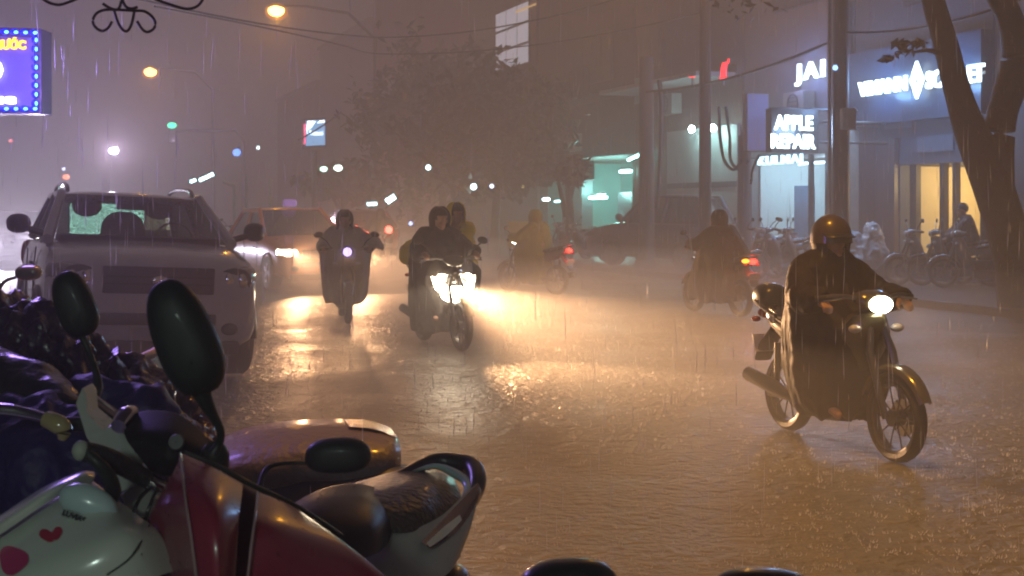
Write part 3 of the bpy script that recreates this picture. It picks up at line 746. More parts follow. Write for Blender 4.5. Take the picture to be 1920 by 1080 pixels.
def moped(loc, hd, label, body, trim=BLACK, light='cowl', on=None, tail_on=None, group='motorbikes riding in the rain', mirrors=True, lens_k=1.0, plate='71-B1 284', steer=0, beam=0, lean=0, tail_w=6):
    """x forward, y left, z up; hd: heading vector on the ground"""
    root = empty('moped', loc, label=label, cat='moped', group=group, rot=(lean, 0, math.atan2(hd[1], hd[0])))
    wheel(root, .62); wheel(root, -.58, wd=.052)
    mb = MB()
    for y in (-.075, .075): mb.tube([(.62, y, .27), (.47, y*1.1, .66), (.42, y*.5, .84)], [.022, .026, .02], n=8)
    mb.build('fork', STEEL, root)
    mb = MB(); rg = []
    for k in range(13):
        a = R(24 + k*11.2); rr_ = .32
        c = Vector((.62 + math.cos(a)*rr_, 0, .27 + math.sin(a)*rr_)); d = Vector((math.cos(a), 0, math.sin(a)))
        wd = .07*(1 - .35*abs(k-7)/7)
        rg.append([c + Vector((0, wd*math.sin(q), 0)) + d*(.035*math.cos(q)-.02) for q in [math.pi*(-.5+j/8) for j in range(9)]] + [c + Vector((0, wd*.85*math.sin(q), 0)) + d*(.035*math.cos(q)-.032) for q in [math.pi*(.5-j/8) for j in range(9)]])
    mb.rings(rg); mb.build('front_fender', body, root)
    # leg shield: curved shell in front of the knees
    mb = MB(); rg = []
    for x, z, hw, th in ((.20, .30, .09, .06), (.27, .40, .15, .05), (.32, .55, .19, .05), (.37, .70, .20, .055), (.42, .82, .16, .065), (.44, .92, .09, .05)):
        rg.append([Vector((x - abs(math.sin(q))**1.7*.10 + (th if abs(q) < 9 else 0)*math.cos(q)*.9, hw*math.sin(q), z)) for q in [math.pi*(-.5+j/10) for j in range(11)]] +
                  [Vector((x - abs(math.sin(q))**1.7*.10 - .05, hw*.96*math.sin(q), z)) for q in [math.pi*(.5-j/10) for j in range(11)]])
    mb.rings(rg); mb.build('leg_shield', body, root, subsurf=1)
    MB().loft([(.28, .45, .05, .1), (.12, .40, .085, .10), (-.15, .38, .09, .12), (-.32, .42, .08, .12)], n=12).build('underbody', trim, root)
    MB().loft([(.12, .24, .10, .07), (-.05, .25, .14, .10), (-.22, .26, .11, .09)], n=12).build('engine', STEEL, root)
    MB().loft([(.02, .56, .085, .08), (-.12, .62, .115, .10), (-.35, .66, .13, .10), (-.6, .72, .11, .09), (-.78, .79, .07, .06), (-.86, .83, .03, .03)], n=16).build('tail_body', body, root, subsurf=1)
    MB().loft([(.08, .70, .07, .03), (-.02, .745, .105, .045), (-.25, .755, .13, .05), (-.42, .79, .135, .05), (-.68, .83, .11, .045), (-.76, .84, .06, .03)], n=16).build('seat', SEATV, root, subsurf=1)
    mb = MB(); mb.tube([(-.55, .125, .80), (-.75, .13, .86), (-.88, .09, .89), (-.9, 0, .895), (-.88, -.09, .89), (-.75, -.13, .86), (-.55, -.125, .80)], .014, smooth=4); mb.build('grab_rail', STEEL, root)
    mb = MB(); mb.tube([(-.62, -.13, .0+.27), (-.2, -.12, .27), (.0, -.10, .24)], .03); mb.tube([(-.86, -.16, .37), (-.5, -.15, .31), (-.3, -.14, .27)], [.052, .05, .028], n=12); mb.build('exhaust', STEEL, root)
    mb = MB()
    for y in (-.1, .1): mb.tube([(-.58, y, .27), (-.55, y*1.1, .62)], .022)
    mb.tube([(-.58, -.09, .27), (-.1, -.09, .30)], .03); mb.tube([(-.58, .09, .27), (-.1, .09, .30)], .03)
    mb.build('swing_arm', STEEL, root)
    # rear mudguard and plate
    MB().loft([(-.72, .70, .07, .03), (-.86, .58, .075, .025), (-.93, .46, .07, .012)], n=10).build('mudguard', BLACK, root)
    q = MB(); q.box((-.905, 0, .58), (.012, .18, .13), rot=Matrix.Rotation(R(-20), 3, 'Y'), bevel=.004); q.build('number_plate', mat('white plate', (.6, .6, .58), .4), root)
    # handlebar
    mb = MB(); mb.tube([(.30, .34, .985), (.36, .2, 1.0), (.40, 0, .97), (.36, -.2, 1.0), (.30, -.34, .985)], .014, smooth=5); hb = mb.build('handlebar', STEEL, root)
    for y in (-1, 1):
        MB().tube([(.335, y*.24, .995), (.29, y*.36, .982)], .021, n=10).build('grip', RUBBER, hb)
        mb = MB(); mb.tube([(.38, y*.2, .99), (.36, y*.35, .97)], .007, n=6); mb.build('brake_lever', CHROME, hb)
    MB().loft([(.27, .98, .09, .03), (.34, .99, .14, .055), (.42, .97, .13, .065), (.475, .945, .08, .05)], n=14).build('handlebar_cowl', body, root, subsurf=1)
    if mirrors:
        for y in (-1, 1):
            m_ = MB().ell((.31, y*.38, 1.19), (.018, .065, .04), rot=Matrix.Rotation(R(-y*12), 3, 'X')).build('mirror', BLACK, root)
            MB().tube([(.35, y*.2, 1.0), (.34, y*.27, 1.1), (.325, y*.36, 1.17)], .009, n=6).build('stem', BLACK, m_)
    lm = on or LENS_OFF
    if light == 'cowl':
        k = lens_k
        MB().ell((.47, 0, .95), (.035, .085*k, .055*k)).build('headlight', lm, root)
        hp = (.56, 0, .93)
    else:
        mb = MB(); k = lens_k
        for y in (-1, 1):
            mb.poly([Vector(v) for v in ((.475, y*.0, .60), (.465, y*.07*k, .585), (.43, y*.15*k, .66), (.40, y*.175*k, .80), (.43, y*.135*k, .78), (.46, y*.07*k, .69), (.475, 0, .66))], off=(-.03, 0, 0))
        mb.build('headlight', lm, root, smooth=False)
        MB().ell((.47, 0, .605), (.03, .125*k, .062*k)).build('headlight', lm, root)
        hp = (.58, 0, .62)
        MB().loft([(.30, .62, .2, .16), (.38, .64, .17, .17), (.435, .66, .1, .14)], n=16).build('nose', body, root, subsurf=1)
    for y in (-1, 1):
        MB().ell((.42, y*.155, .80), (.035, .045, .028)).build('turn_signal', on if (light != 'cowl' and on) else LENS_OFF, root)
        MB().ell((-.84, y*.11, .76), (.03, .035, .022)).build('turn_signal', RED_OFF, root)
    MB().ell((-.875, 0, .80), (.03, .075, .04)).build('tail_light', tail_on or RED_OFF, root)
    W = wmat(root)
    if beam:
        d = W.to_3x3() @ Vector((1, 0 if light == 'cowl' else .12, -.13 if light == 'cowl' else -.17))
        lamp('headlight_beam', W @ Vector(hp), (1, .54, .25), beam, .05, root, 'SPOT', d, 46 if light == 'nose' else 58, 1)
    if tail_on: lamp('tail_glow', W @ Vector((-.95, 0, .8)), (1, .06, .03), tail_w, .05, root)
    return root

# ------------------------------------------------------------------ people
def body_mb(J, s=1.0):
    """one figure from tapered limbs; J holds joint positions"""
    mb = MB(); c = mb.capsule
    hp, ch, nk, hd = (Vector(J[k]) for k in ('hip', 'chest', 'neck', 'head'))
    side = Vector(J['side']); fw = Vector(J['face'])
    c(hp + side*.06, hp - side*.06, .125, .125); c(hp, hp.lerp(ch, .5), .125, .13); c(hp.lerp(ch, .5), ch, .13, .14)
    c(ch + side*.10, ch - side*.10, .10, .10); c(ch, nk, .11, .055); c(nk, hd - Z3*.06, .055, .052)
    # head with brow, nose, mouth, chin, ears
    mb.ell(hd + Z3*.02, (.078, .088, .11), seg=20, ring=14); mb.ell(hd + fw*.03 - Z3*.06, (.055, .055, .055)); mb.ell(hd + fw*.065 - Z3*.09, (.028, .03, .024))
    c(hd + fw*.085 + Z3*.015, hd + fw*.103 - Z3*.022, .010, .016, 8); c(hd + fw*.088 + side*.022 - Z3*.055, hd + fw*.088 - side*.022 - Z3*.055, .011, .011, 8)
    c(hd + fw*.078 + side*.05 + Z3*.035, hd + fw*.078 - side*.05 + Z3*.035, .014, .014, 8)
    for q in (-1, 1): mb.ell(hd + side*.08*q - Z3*.01, (.016, .02, .03)); mb.ell(hd + fw*.079 + side*.032*q + Z3*.012, (.014, .014, .010))
    for q, k in ((1, 'l'), (-1, 'r')):
        sh, el, wr, hn = (Vector(J[k+n]) for n in ('sh', 'el', 'wr', 'hand'))
        c(sh, el, .055, .042); c(el, wr, .042, .028)
        d = (hn - wr).normalized(); up = Vector(J.get('palm', (0, 0, 1))); sd = d.cross(up).normalized(); up = sd.cross(d)
        c(wr, wr + d*.05, .028, .03); mb.ell(wr + d*.06, (.038, .038, .022))
        for j, (o, ln) in enumerate(((-.03, .062), (-.01, .072), (.01, .068), (.03, .052))):
            a = wr + d*.085 + sd*o; b = a + d*ln*.5 - up*.008; e = b + d*ln*.15 - up*ln*.5
            c(a, b, .010, .009, 8); c(b, e, .009, .008, 8)
        a = wr + d*.04 + sd*.03*q; c(a, a + d*.035 + sd*.025*q - up*.02, .012, .011, 8); c(a + d*.035 + sd*.025*q - up*.02, a + d*.06 + sd*.018*q - up*.04, .011, .009, 8)
        hj, kn, an, to = (Vector(J[k+n]) for n in ('hip', 'knee', 'ank', 'toe'))
        c(hj, kn, .085, .058); c(kn, an, .058, .036); c(an, to, .04, .028)
    return mb
def legs_mb(J, fat=.014):
    mb = MB()
    for k in 'lr':
        hj, kn, an = (Vector(J[k+n]) for n in ('hip', 'knee', 'ank'))
        mb.capsule(hj, kn, .085+fat, .058+fat); mb.capsule(kn, kn.lerp(an, .85), .058+fat, .045+fat)
    mb.capsule(J['lhip'], J['rhip'], .13, .13)
    return mb
def rider_pose(dx=0.0, dz=0.0):
    J = dict(hip=(-.22+dx, 0, .86), chest=(-.12+dx, 0, 1.13), neck=(-.08+dx, 0, 1.26), head=(-.04+dx, 0, 1.375), side=(0, 1, 0), face=(1, 0, 0))
    for q, k in ((1, 'l'), (-1, 'r')):
        J.update({k+'sh': (-.11+dx, q*.175, 1.20), k+'el': (.04+dx*.5, q*.29, 1.03), k+'wr': (.235, q*.305, 1.02), k+'hand': (.32, q*.30, .995),
                  k+'hip': (-.2+dx, q*.09, .86), k+'knee': (.20+dx, q*.15, .72), k+'ank': (.14+dx, q*.15, .34), k+'toe': (.27+dx, q*.16, .29)})
    return J
def shift(J, d):
    return {k: (tuple(Vector(v)+Vector(d)) if k not in ('side', 'face', 'palm') else v) for k, v in J.items()}
def poncho_mb(rows, seed, folds=9, amp=.05, n=72):
    """rows: (z, cx, front, back, half width, drop) from neck to hem"""
    mb = MB(); rg = []; rnd = random.Random(seed); ph = [rnd.uniform(0, 6.28) for _ in range(4)]
    for i, (z, cx, xf, xb, hw) in enumerate(rows):
        k = min(1, i/max(1, len(rows)-3)); ring = []
        for j in range(n):
            a = 2*math.pi*j/n; ca, sa = math.cos(a), math.sin(a)
            f = 1 + amp*k*(math.sin(folds*a+ph[0]) * .6 + math.sin((folds*2-3)*a+ph[1]+i*.35)*.3 + math.sin(5*a+ph[2])*.4)
            ring.append(Vector((cx + (xf if ca > 0 else xb)*ca*f, hw*math.copysign(abs(sa)**.9, sa)*f, z + .03*k*math.sin(folds*a*.5+ph[3]))))
        rg.append(ring)
    return mb.rings(rg)
PSEED = [0]
def person(parent_like, J, label, coat, rows, hood=None, helmet=None, trousers=None, folds=9, amp=.05, sleeves=True, extra=None, skin=SKIN, hood_m=None, ring_y=0.0):
    PSEED[0] += 1
    W = wmat(parent_like)
    root = empty('person', W.translation, rot=parent_like.rotation_euler.copy(), label=label, cat='person')
    link('body', fused(body_mb(J), .009, 3), skin, root)
    link('trousers', fused(legs_mb(J), .016, 4, .012), trousers or mat('dark trousers', (.02, .02, .025), .6), root)
    mb = poncho_mb(rows, PSEED[0], folds, amp)
    for v in mb.bm.verts: v.co.y += ring_y
    if sleeves:
        for q, k in ((1, 'l'), (-1, 'r')):
            sh, el, wr = Vector(J[k+'sh']), Vector(J[k+'el']), Vector(J[k+'wr'])
            mb.tube([sh.lerp(Vector(J['neck']), .4), sh, el, wr, wr.lerp(Vector(J[k+'hand']), .45)], [.08, .095, .105, .085, .075], n=14, smooth=4)
            mb.ell(sh, (.09,)*3)
    if extra: extra(mb)
    link('poncho', fused(mb, .015, 9, .011, .08), coat, root)
    hd = Vector(J['head'])
    if hood:
        mb = MB(); rg = []
        for i in range(9):          # shell open at the face
            v = -.9 + i*.235
            ring = []
            for j in range(24):
                a = R(48 + j*264/23); rr_ = .125*math.sqrt(max(.02, 1 - (v/1.06)**2))
                if i < 2: rr_ = .1 + .02*(2-i)
                ring.append(hd + Vector((math.cos(a)*rr_*1.15 - .012, math.sin(a)*rr_, v*.15 + .015)))
            rg.append(ring)
        mb.rings(rg, cap=False, closed=False)
        o = mb.build('hood', hood_m or coat, root); s = o.modifiers.new('s', 'SOLIDIFY'); s.thickness = .012; s = o.modifiers.new('u', 'SUBSURF'); s.levels = 0; s.render_levels = 1
        MB().ell(hd + Vector((-.012, 0, .04)), (.098, .098, .11)).build('hair', HAIR, root)
    if helmet:
        mb = MB(); prof = [(.001, .15)] + [(.135*math.sin(R(a)), .15*math.cos(R(a))) for a in range(10, 100, 10)] + [(.138, -.04), (.125, -.04), (.12, .02), (.001, .12)]
        mb.lathe(prof, Matrix.Translation(hd + Vector((-.01, 0, .035))), 28)
        he = mb.build('helmet', helmet, root)
        mb = MB(); mb.patch([[hd + Vector((math.cos(R(a))*.132-.01 + e, math.sin(R(a))*.132, z)) for a in range(-60, 61, 20)] for e, z in ((0, .06), (.05, .035))], 3, 3)
        o = mb.build('visor_peak', BLACK, he); s = o.modifiers.new('s', 'SOLIDIFY'); s.thickness = .006
        mb = MB()
        for q in (-1, 1): mb.tube([hd + Vector((0, q*.125, 0)), hd + Vector((.02, q*.08, -.09)), hd + Vector((.04, 0, -.125))], .007, n=5)
        mb.build('chin_strap', BLACK, he)
    return root

COAT = lambda k, c, r=.6: mat('raincoat ' + k, c, r, coat=0, spec=.12, vary=.2, bump=.3, bscale=18)
HL = emi('headlight glare', (1, .86, .62), 26)
HL2 = emi('headlight hot', (1, .8, .55), 70)
TL_ = emi('tail glare', (1, .03, .02), 7)
AMBER = emi('amber signal', (1, .3, .02), 5)
BODYK = mat('black gloss paint', (.02, .019, .018), .2, coat=1)
BODYO = mat('olive metallic paint', (.08, .072, .035), .25, metal=.3, coat=1)
BODYG = mat('grey gloss paint', (.16, .16, .17), .22, coat=1)

# nearest rider at the right
a = Vector((2.13, 8.383, 0)); h = Vector((.36, -1.0, 0)).normalized()
m1 = moped(a, h, 'olive and black moped with lit round headlight, nearest of the ridden ones', BODYO, on=HL, beam=110, lens_k=1.0, mirrors=False)
MB().loft([(-.70, .90, .10, .07), (-.76, .92, .12, .10), (-.90, .92, .12, .10), (-.94, .91, .08, .07)], n=14).build('top_box', BLACK, m1, subsurf=1)
J = shift(rider_pose(-.02), (0, 0, -.05))
rows = [(1.29, -.09, .085, .085, .085), (1.25, -.10, .12, .13, .16), (1.17, -.10, .16, .17, .25), (1.04, -.10, .20, .21, .29), (.92, -.06, .26, .27, .31), (.80, -.02, .33, .36, .32), (.66, .0, .37, .42, .31), (.50, .0, .36, .42, .30), (.36, .0, .32, .38, .28), (.25, .0, .26, .32, .25), (.2, .0, .2, .26, .2)]
person(m1, J, 'rider in dark brown rain poncho and pale half helmet on the nearest ridden moped', COAT('dark', (.018, .014, .013)), rows, hood=True, helmet=mat('tan helmet', (.075, .055, .04), .35, coat=.5), folds=11)

# second rider, V headlight, with a pillion in yellow
a = Vector((-.80, 14.45, 0)); h = Vector((.44, -1.0, 0)).normalized()
m2 = moped(a, h, 'black moped with blazing V-shaped headlight', BODYK, light='nose', on=HL2, beam=7000, lens_k=1.45)
J = rider_pose(.0)
rows2 = [(1.34, -.09, .085, .085, .09), (1.29, -.10, .13, .13, .18), (1.20, -.10, .17, .17, .27), (1.06, -.08, .24, .22, .33), (.95, -.02, .33, .28, .36), (.80, .02, .38, .38, .36), (.64, .02, .37, .48, .35), (.48, .0, .35, .54, .33), (.32, -.02, .32, .54, .31), (.16, -.04, .30, .50, .29)]
p2 = person(m2, shift(J, (0, 0, .04)), 'rider in dark hooded poncho astride the moped with V-shaped headlight', COAT('black', (.024, .021, .02)), rows2, hood=True, folds=9, amp=.06)
J2 = rider_pose(-.42); J2 = shift(J2, (0, .36, .09))
for k in 'lr':
    q = 1 if k == 'l' else -1
    J2[k+'el'] = (-.4, q*.27, 1.03); J2[k+'wr'] = (-.2, q*.2, .98); J2[k+'hand'] = (-.12, q*.16, .98)
rows3 = [(1.31, -.52, .085, .085, .085), (1.26, -.53, .12, .14, .17), (1.19, -.53, .14, .2, .25), (1.08, -.54, .15, .22, .29), (.92, -.54, .16, .26, .3), (.75, -.54, .18, .28, .28), (.6, -.54, .18, .28, .27)]
person(m2, J2, 'pillion passenger in yellow hooded raincoat behind the dark hooded rider', COAT('yellow', (.85, .68, .04)), rows3, hood=True, folds=8, ring_y=.36)

# third rider, poncho over the whole bike
a = Vector((-2.31, 17.7, 0)); h = Vector((.20, -1.0, 0)).normalized()
m3 = moped(a, h, 'moped wholly draped by its rider\'s flared poncho, violet light shining through', BODYK, on=emi('violet headlight', (.5, .38, 1), 3), beam=60, lens_k=.75)
J = rider_pose(.0)
rows4 = [(1.30, -.09, .085, .085, .085), (1.26, -.10, .13, .12, .16), (1.18, -.08, .2, .18, .25), (1.09, .02, .32, .3, .31), (1.0, .06, .40, .38, .36), (.85, .06, .42, .44, .345), (.68, .05, .40, .48, .33), (.52, .04, .38, .50, .32), (.38, .02, .36, .5, .30), (.26, .0, .34, .48, .27)]
def flare(mb): mb.tube([(.1, .3, 1.16), (.2, .42, 1.06), (.3, .5, .98)], [.16, .12, .03], n=12, flat=.5)
person(m3, J, 'rider in wide grey and black poncho flaring to one side, arms hidden', COAT('charcoal', (.32, .33, .31)), rows4, hood=True, folds=10, amp=.07, extra=flare, hood_m=COAT('black', (.024, .021, .02)))
W = wmat(m3)
lp_ = empty('phone_light', W @ Vector((.52, 0, .96)), label='small violet lamp glowing through the grey poncho', cat='lamp')
MB().ell((0, 0, 0), (.065, .04, .065)).build('lens', emi('violet headlight', (.5, .38, 1), 3), lp_)
MB().lathe([(.06, 0), (.075, .0), (.075, .02), (.06, .02), (.06, 0)], Matrix.Rotation(R(90), 4, 'X'), 20).build('bezel', BLACK, lp_)

# fourth rider far right lane, turning away
a = Vector((gx(1000, 23.2), 23.2, 0)); h = Vector((-.7, .7, 0)).normalized()
m4 = moped(a, h, 'moped with glowing red tail light ridden away by a figure in yellow-green', BODYG, tail_on=TL_, beam=200, on=HL)
J = rider_pose(.0)
person(m4, J, 'rider in yellow-green raincoat heading away past the teal shop', COAT('yellow-green', (.24, .23, .03)), rows, hood=True, folds=9)

# fifth rider, olive poncho, tail light and amber signal
a = Vector((gx(1345, 18.7), 18.7, 0)); h = Vector((-.42, .9, 0)).normalized()
m5 = moped(a, h, 'moped with red tail light and amber signal lit, ridden away near the far kerb', BODYK, tail_on=TL_, beam=250, on=HL)
MB().ell((-.885, .13, .81), (.03, .06, .03)).build('turn_signal', AMBER, m5)
rows5 = [(1.30, -.09, .09, .09, .09), (1.25, -.11, .13, .15, .19), (1.18, -.12, .16, .2, .26), (1.08, -.14, .2, .26, .31), (.92, -.14, .28, .36, .38), (.76, -.12, .38, .44, .40), (.6, -.1, .46, .46, .41), (.45, -.06, .52, .42, .39), (.3, -.02, .54, .40, .36), (.2, .0, .5, .36, .33)]
person(m5, J, 'rider in broad olive poncho heading away in front of the rusty pole', COAT('olive', (.07, .055, .03)), rows5, hood=True, folds=10, amp=.06)

# ------------------------------------------------------------------ parked motorbikes on the far pavement
PG = 'motorbikes parked on the far pavement'
def parked(px, Y, hd, label, body): return moped(Vector((gx(px, Y), Y, .13)), Vector(hd).normalized(), label, body, group=PG)
k1 = parked(1420, 26.3, (-.9, -.3), 'grey moped parked by the foot of the lilac-lit pole', BODYG)
def again(px, Y, ang, label):
    c = copy_tree(k1); c.location = (gx(px, Y), Y, .13); c.rotation_euler = (0, 0, ang); c['label'] = label; return c
again(1470, 25.6, R(200), 'grey moped parked just left of the nearest rider\'s helmet')
again(1442, 27.0, R(230), 'grey moped parked in front of the shop counter')
again(1512, 25.5, R(160), 'grey moped parked partly behind the nearest rider\'s head')
again(1745, 23.6, R(185), 'moped parked in front of the amber shop, its front wheel to the left')
again(1838, 22.6, R(170), 'moped parked half behind the forked tree trunk')
again(1100, 33.6, R(200), 'dim moped parked before the teal shop, left of the covered vehicle')
again(1068, 35.2, R(215), 'dim moped parked farthest left before the teal shop')

# moped under a white rain cover
p = Vector((gx(1606, 24.8), 24.8, .13)); wc = empty('covered_moped', p, label='moped under a crumpled white plastic rain cover behind the nearest rider', cat='moped')
mb = MB(); mb.capsule((-.35, .1, .55), (.35, -.1, .5), .3, .24); mb.capsule((.3, -.1, .55), (.28, -.1, 1.02), .26, .12); mb.capsule((.22, -.35, 1.0), (.3, .2, 1.0), .1, .1); mb.capsule((-.3, .1, .75), (.0, 0, .75), .2, .2); mb.tube([(-.1, 0, .1), (-.1, 0, .5)], [.42, .34], n=20)
link('rain_cover', fused(mb, .03, 2, .09, .13), mat('white plastic film', (.45, .45, .48), .25, coat=.6), wc)
mb = MB(); mb.ell((.42, -.08, .26), (.26, .06, .26)); mb.build('wheel', RUBBER, wc)

# figure sitting on the parked moped in front of the amber shop
pp = empty('tmp_anchor', Vector((gx(1795, 23.4), 23.4, .13)), math.atan2(.2, -1))
J = rider_pose(-.05)
for k, q in (('l', 1), ('r', -1)): J[k+'el'] = (0, q*.25, 1.0); J[k+'wr'] = (.16, q*.12, .86); J[k+'hand'] = (.24, q*.08, .84)
rowsS = [(1.28, -.13, .075, .075, .08), (1.23, -.15, .1, .1, .17), (1.15, -.15, .12, .12, .2), (1.0, -.2, .13, .13, .19), (.85, -.24, .14, .15, .19)]
seat_p = person(pp, J, 'person in dark shirt sitting sideways before the amber shop window', mat('dark shirt', (.05, .045, .05), .7), rowsS, folds=5, amp=.02)
MB().ell(Vector(J['head']) + Vector((-.012, 0, .045)), (.098, .092, .10)).build('hair', HAIR, seat_p)
bpy.data.objects.remove(pp)
m6 = again(1795, 23.3, math.atan2(.2, -1), 'moped under the person in front of the amber shop')
# yellow board by the kerb
p = Vector((gx(972, 33), 33, 0)); yb = empty('board_sign', p, label='plain yellow board standing by the kerb left of the yellow-green rider', cat='sign')
MB().box((0, 0, .85), (.56, .05, .72), bevel=.01).build('board', mat('yellow board', (.5, .4, .06), .5), yb)
mb = MB(); mb.tube([(-.22, .03, 0), (-.22, .03, .6)], .02); mb.tube([(.22, .03, 0), (.22, .03, .6)], .02); mb.build('leg', STEEL, yb)

# ------------------------------------------------------------------ cars
def car(loc, hd, name, label, cat, paint, L=4.3, Wd=1.76, hgt=1.5, hood=.92, cowl=1.02, belt=1.0, roof_f=-.05, roof_b=-1.35, ws=.8, tail=-1.95, lamp_m=None, tail_m=None, seethru=False, roll=0, wheel_r=.32, clearance=.2, group=None, face=1.0):
    root = empty(name, loc, label=label, cat=cat, group=group, rot=(roll, 0, math.atan2(hd[1], hd[0])))
    f, r = L/2, -L/2; hw = Wd/2
    def ring(x, zb, zt, w, wt):
        pts = [(-w*.80, zb), (-w*.97, zb+.08), (-w, zb+.25), (-w*.995, zt-.22), (-w*.955, zt-.07), (-wt, zt-.012), (-wt*.5, zt+.012), (0, zt+.018)]
        return [Vector((x, y, z)) for y, z in pts] + [Vector((x, -y, z)) for y, z in reversed(pts[:-1])]
    cb = clearance
    mb = MB(); mb.rings([ring(r, cb+.2, belt-.12, hw*.84, hw*.7), ring(r+.07, cb+.1, belt-.03, hw*.94, hw*.8), ring(r+.5, cb, belt, hw, hw*.88), ring(-.3, cb, belt, hw, hw*.9), ring(ws, cb, cowl, hw, hw*.88), ring(ws+.3, cb, (cowl+hood)/2+.02, hw, hw*.86),
                         ring(f-.42, cb, hood, hw*.985, hw*.82), ring(f-.16, cb+.02, hood-.05, hw*.95, hw*.76), ring(f-.05, cb+.06, hood-.12, hw*.89, hw*.70), ring(f, cb+.16, hood-.2, hw*.82, hw*.62)])
    body = mb.build('body', paint, root, subsurf=1)
    # greenhouse
    wb, wt = hw*.90, hw*.72; zr = hgt
    B = {'fl': Vector((ws, wb, cowl-.01)), 'fr': Vector((ws, -wb, cowl-.01)), 'bl': Vector((tail, wb*.95, belt-.01)), 'br': Vector((tail, -wb*.95, belt-.01))}
    T = {'fl': Vector((roof_f, wt, zr-.05)), 'fr': Vector((roof_f, -wt, zr-.05)), 'bl': Vector((roof_b, wt*.96, zr-.07)), 'br': Vector((roof_b, -wt*.96, zr-.07))}
    mb = MB()
    for k in ('fl', 'fr', 'bl', 'br'): mb.tube([B[k], T[k]], [.055, .04], n=8)
    for k, kk in (('fl', 'bl'), ('fr', 'br')):
        mb.tube([B[k].lerp(B[kk], .5), T[k].lerp(T[kk], .45)], .045, n=8)
        mb.tube([T[k], T[kk]], .045, n=8)
    mb.build('pillar', paint, root)
    rg = []
    for x, z, k in ((roof_f+.04, zr-.06, .94), (roof_f-.15, zr-.015, 1.0), ((roof_f+roof_b)/2, zr+.01, 1.02), (roof_b+.15, zr-.03, .99), (roof_b-.06, zr-.08, .93)):
        rg.append([Vector((x, wt*k*1.04*q, z - .05*abs(q)**3)) for q in [-1+j/5 for j in range(11)]] + [Vector((x, wt*k*1.0*q, z-.05 - .03*abs(q)**3)) for q in [1-j/5 for j in range(11)]])
    MB().rings(rg).build('roof', paint, root, subsurf=1)
    gm = glass('wet car glass', (.62, .64, .62), .10, .08) if seethru else DARKGLASS
    def pane(name, q, parent=root):
        mb = MB(); n_ = (q[1]-q[0]).cross(q[2]-q[1]).normalized()*.006
        mb.poly(q, off=n_); return mb.build(name, gm, parent, smooth=False)
    i = lambda a, b, t: a.lerp(b, t)
    pane('windscreen', [i(B['fl'], B['fr'], .04), i(B['fl'], B['fr'], .96), i(T['fl'], T['fr'], .97), i(T['fl'], T['fr'], .03)])
    pane('rear_window', [i(B['br'], B['bl'], .06), i(B['br'], B['bl'], .94), i(T['br'], T['bl'], .94), i(T['br'], T['bl'], .06)])
    for a, b in (('fl', 'bl'), ('fr', 'br')):
        pane('side_window', [i(B[a], B[b], .03), i(B[a], B[b], .48), i(T[a], T[b], .43), i(T[a], T[b], .05)])
        pane('side_window', [i(B[a], B[b], .53), i(B[a], B[b], .97), i(T[a], T[b], .95), i(T[a], T[b], .48)])
    if seethru:
        IN = mat('car interior', (.025, .023, .025), .8)
        mb = MB(); mb.box(((ws+tail)/2, 0, belt-.06), (ws-tail-.1, wb*1.8, .05)); mb.box((ws-.2, 0, cowl-.02), (.4, wb*1.75, .12), bevel=.03); mb.build('dashboard', IN, root, smooth=False)
        for y in (-.36, .36):
            MB().loft([(-.42, belt-.05, .24, .25), (-.5, belt+.12, .24, .2), (-.55, belt+.2, .16, .1)], n=14).build('seat', IN, root, subsurf=1)
            MB().ell((-.56, y, belt+.34), (.06, .15, .11)).build('headrest', IN, root)
        mb = MB(); mb.lathe([(.17, -.015), (.185, 0), (.17, .015), (.16, 0), (.17, -.015)], Matrix.Translation((ws-.42, .36, cowl+.02)) @ Matrix.Rotation(R(65), 4, 'Y'), 28); mb.tube([(ws-.42, .2, cowl+.02), (ws-.42, .52, cowl+.02)], .02); mb.build('steering_wheel', BLACK, root)
        mm = MB().box((roof_f+.12, -.02, zr-.15), (.03, .27, .07), bevel=.012).build('rear_view_mirror', BLACK, root)
        MB().tube([(roof_f+.12, -.02, zr-.18), (roof_f+.125, -.02, zr-.36)], .006).build('cord', BLACK, mm)
        MB().ell((roof_f+.125, -.02, zr-.33), (.02, .03, .045)).build('charm', BLACK, mm)
    for x in (f-.85, r+.8):
        for y in (-1, 1):
            c = Vector((x, y*(hw-.10), wheel_r)); M = Matrix.Translation(c) @ Matrix.Rotation(R(90), 4, 'X'); t = .115
            q = MB().lathe([(wheel_r*.62, -t), (wheel_r*.93, -t), (wheel_r, -t*.7), (wheel_r, t*.7), (wheel_r*.93, t), (wheel_r*.62, t), (wheel_r*.62, -t)], M, 32).build('wheel', RUBBER, root)
            mb = MB(); mb.lathe([(.001, t*.7*-y), (wheel_r*.5, t*.85*-y), (wheel_r*.63, t*.95*-y)], M, 24)
            for k in range(5):
                a = 2*math.pi*k/5; mb.box(c + Vector((math.cos(a)*wheel_r*.34, y*t*.9, math.sin(a)*wheel_r*.34)), (wheel_r*.55, .02, .06), rot=Matrix.Rotation(-a, 3, 'Y'))
            mb.build('rim', STEEL, q)
            mb = MB(); mb.tube([Vector((x + math.cos(R(a))*(wheel_r+.05), y*(hw-.012), wheel_r + math.sin(R(a))*(wheel_r+.05))) for a in range(0, 181, 12)], .035, n=6, flat=.7); mb.build('wheel_arch', BLACK, root)
    # nose: grille, lights, bumper slot, plate
    zg = hood - .235
    mb = MB(); mb.box((f-.03, 0, zg), (.08, hw*1.0, .17*face), bevel=.02)
    gr = mb.build('grille', mat('grille black', (.05, .048, .052), .35), root)
    mb = MB()
    for k in (-.03, .03): mb.box((f+.012, 0, zg+k), (.012, hw*.96, .014))
    mb.build('bar', BLACK, gr); MB().ell((f+.02, 0, zg), (.012, .07, .04)).build('badge', CHROME, gr)
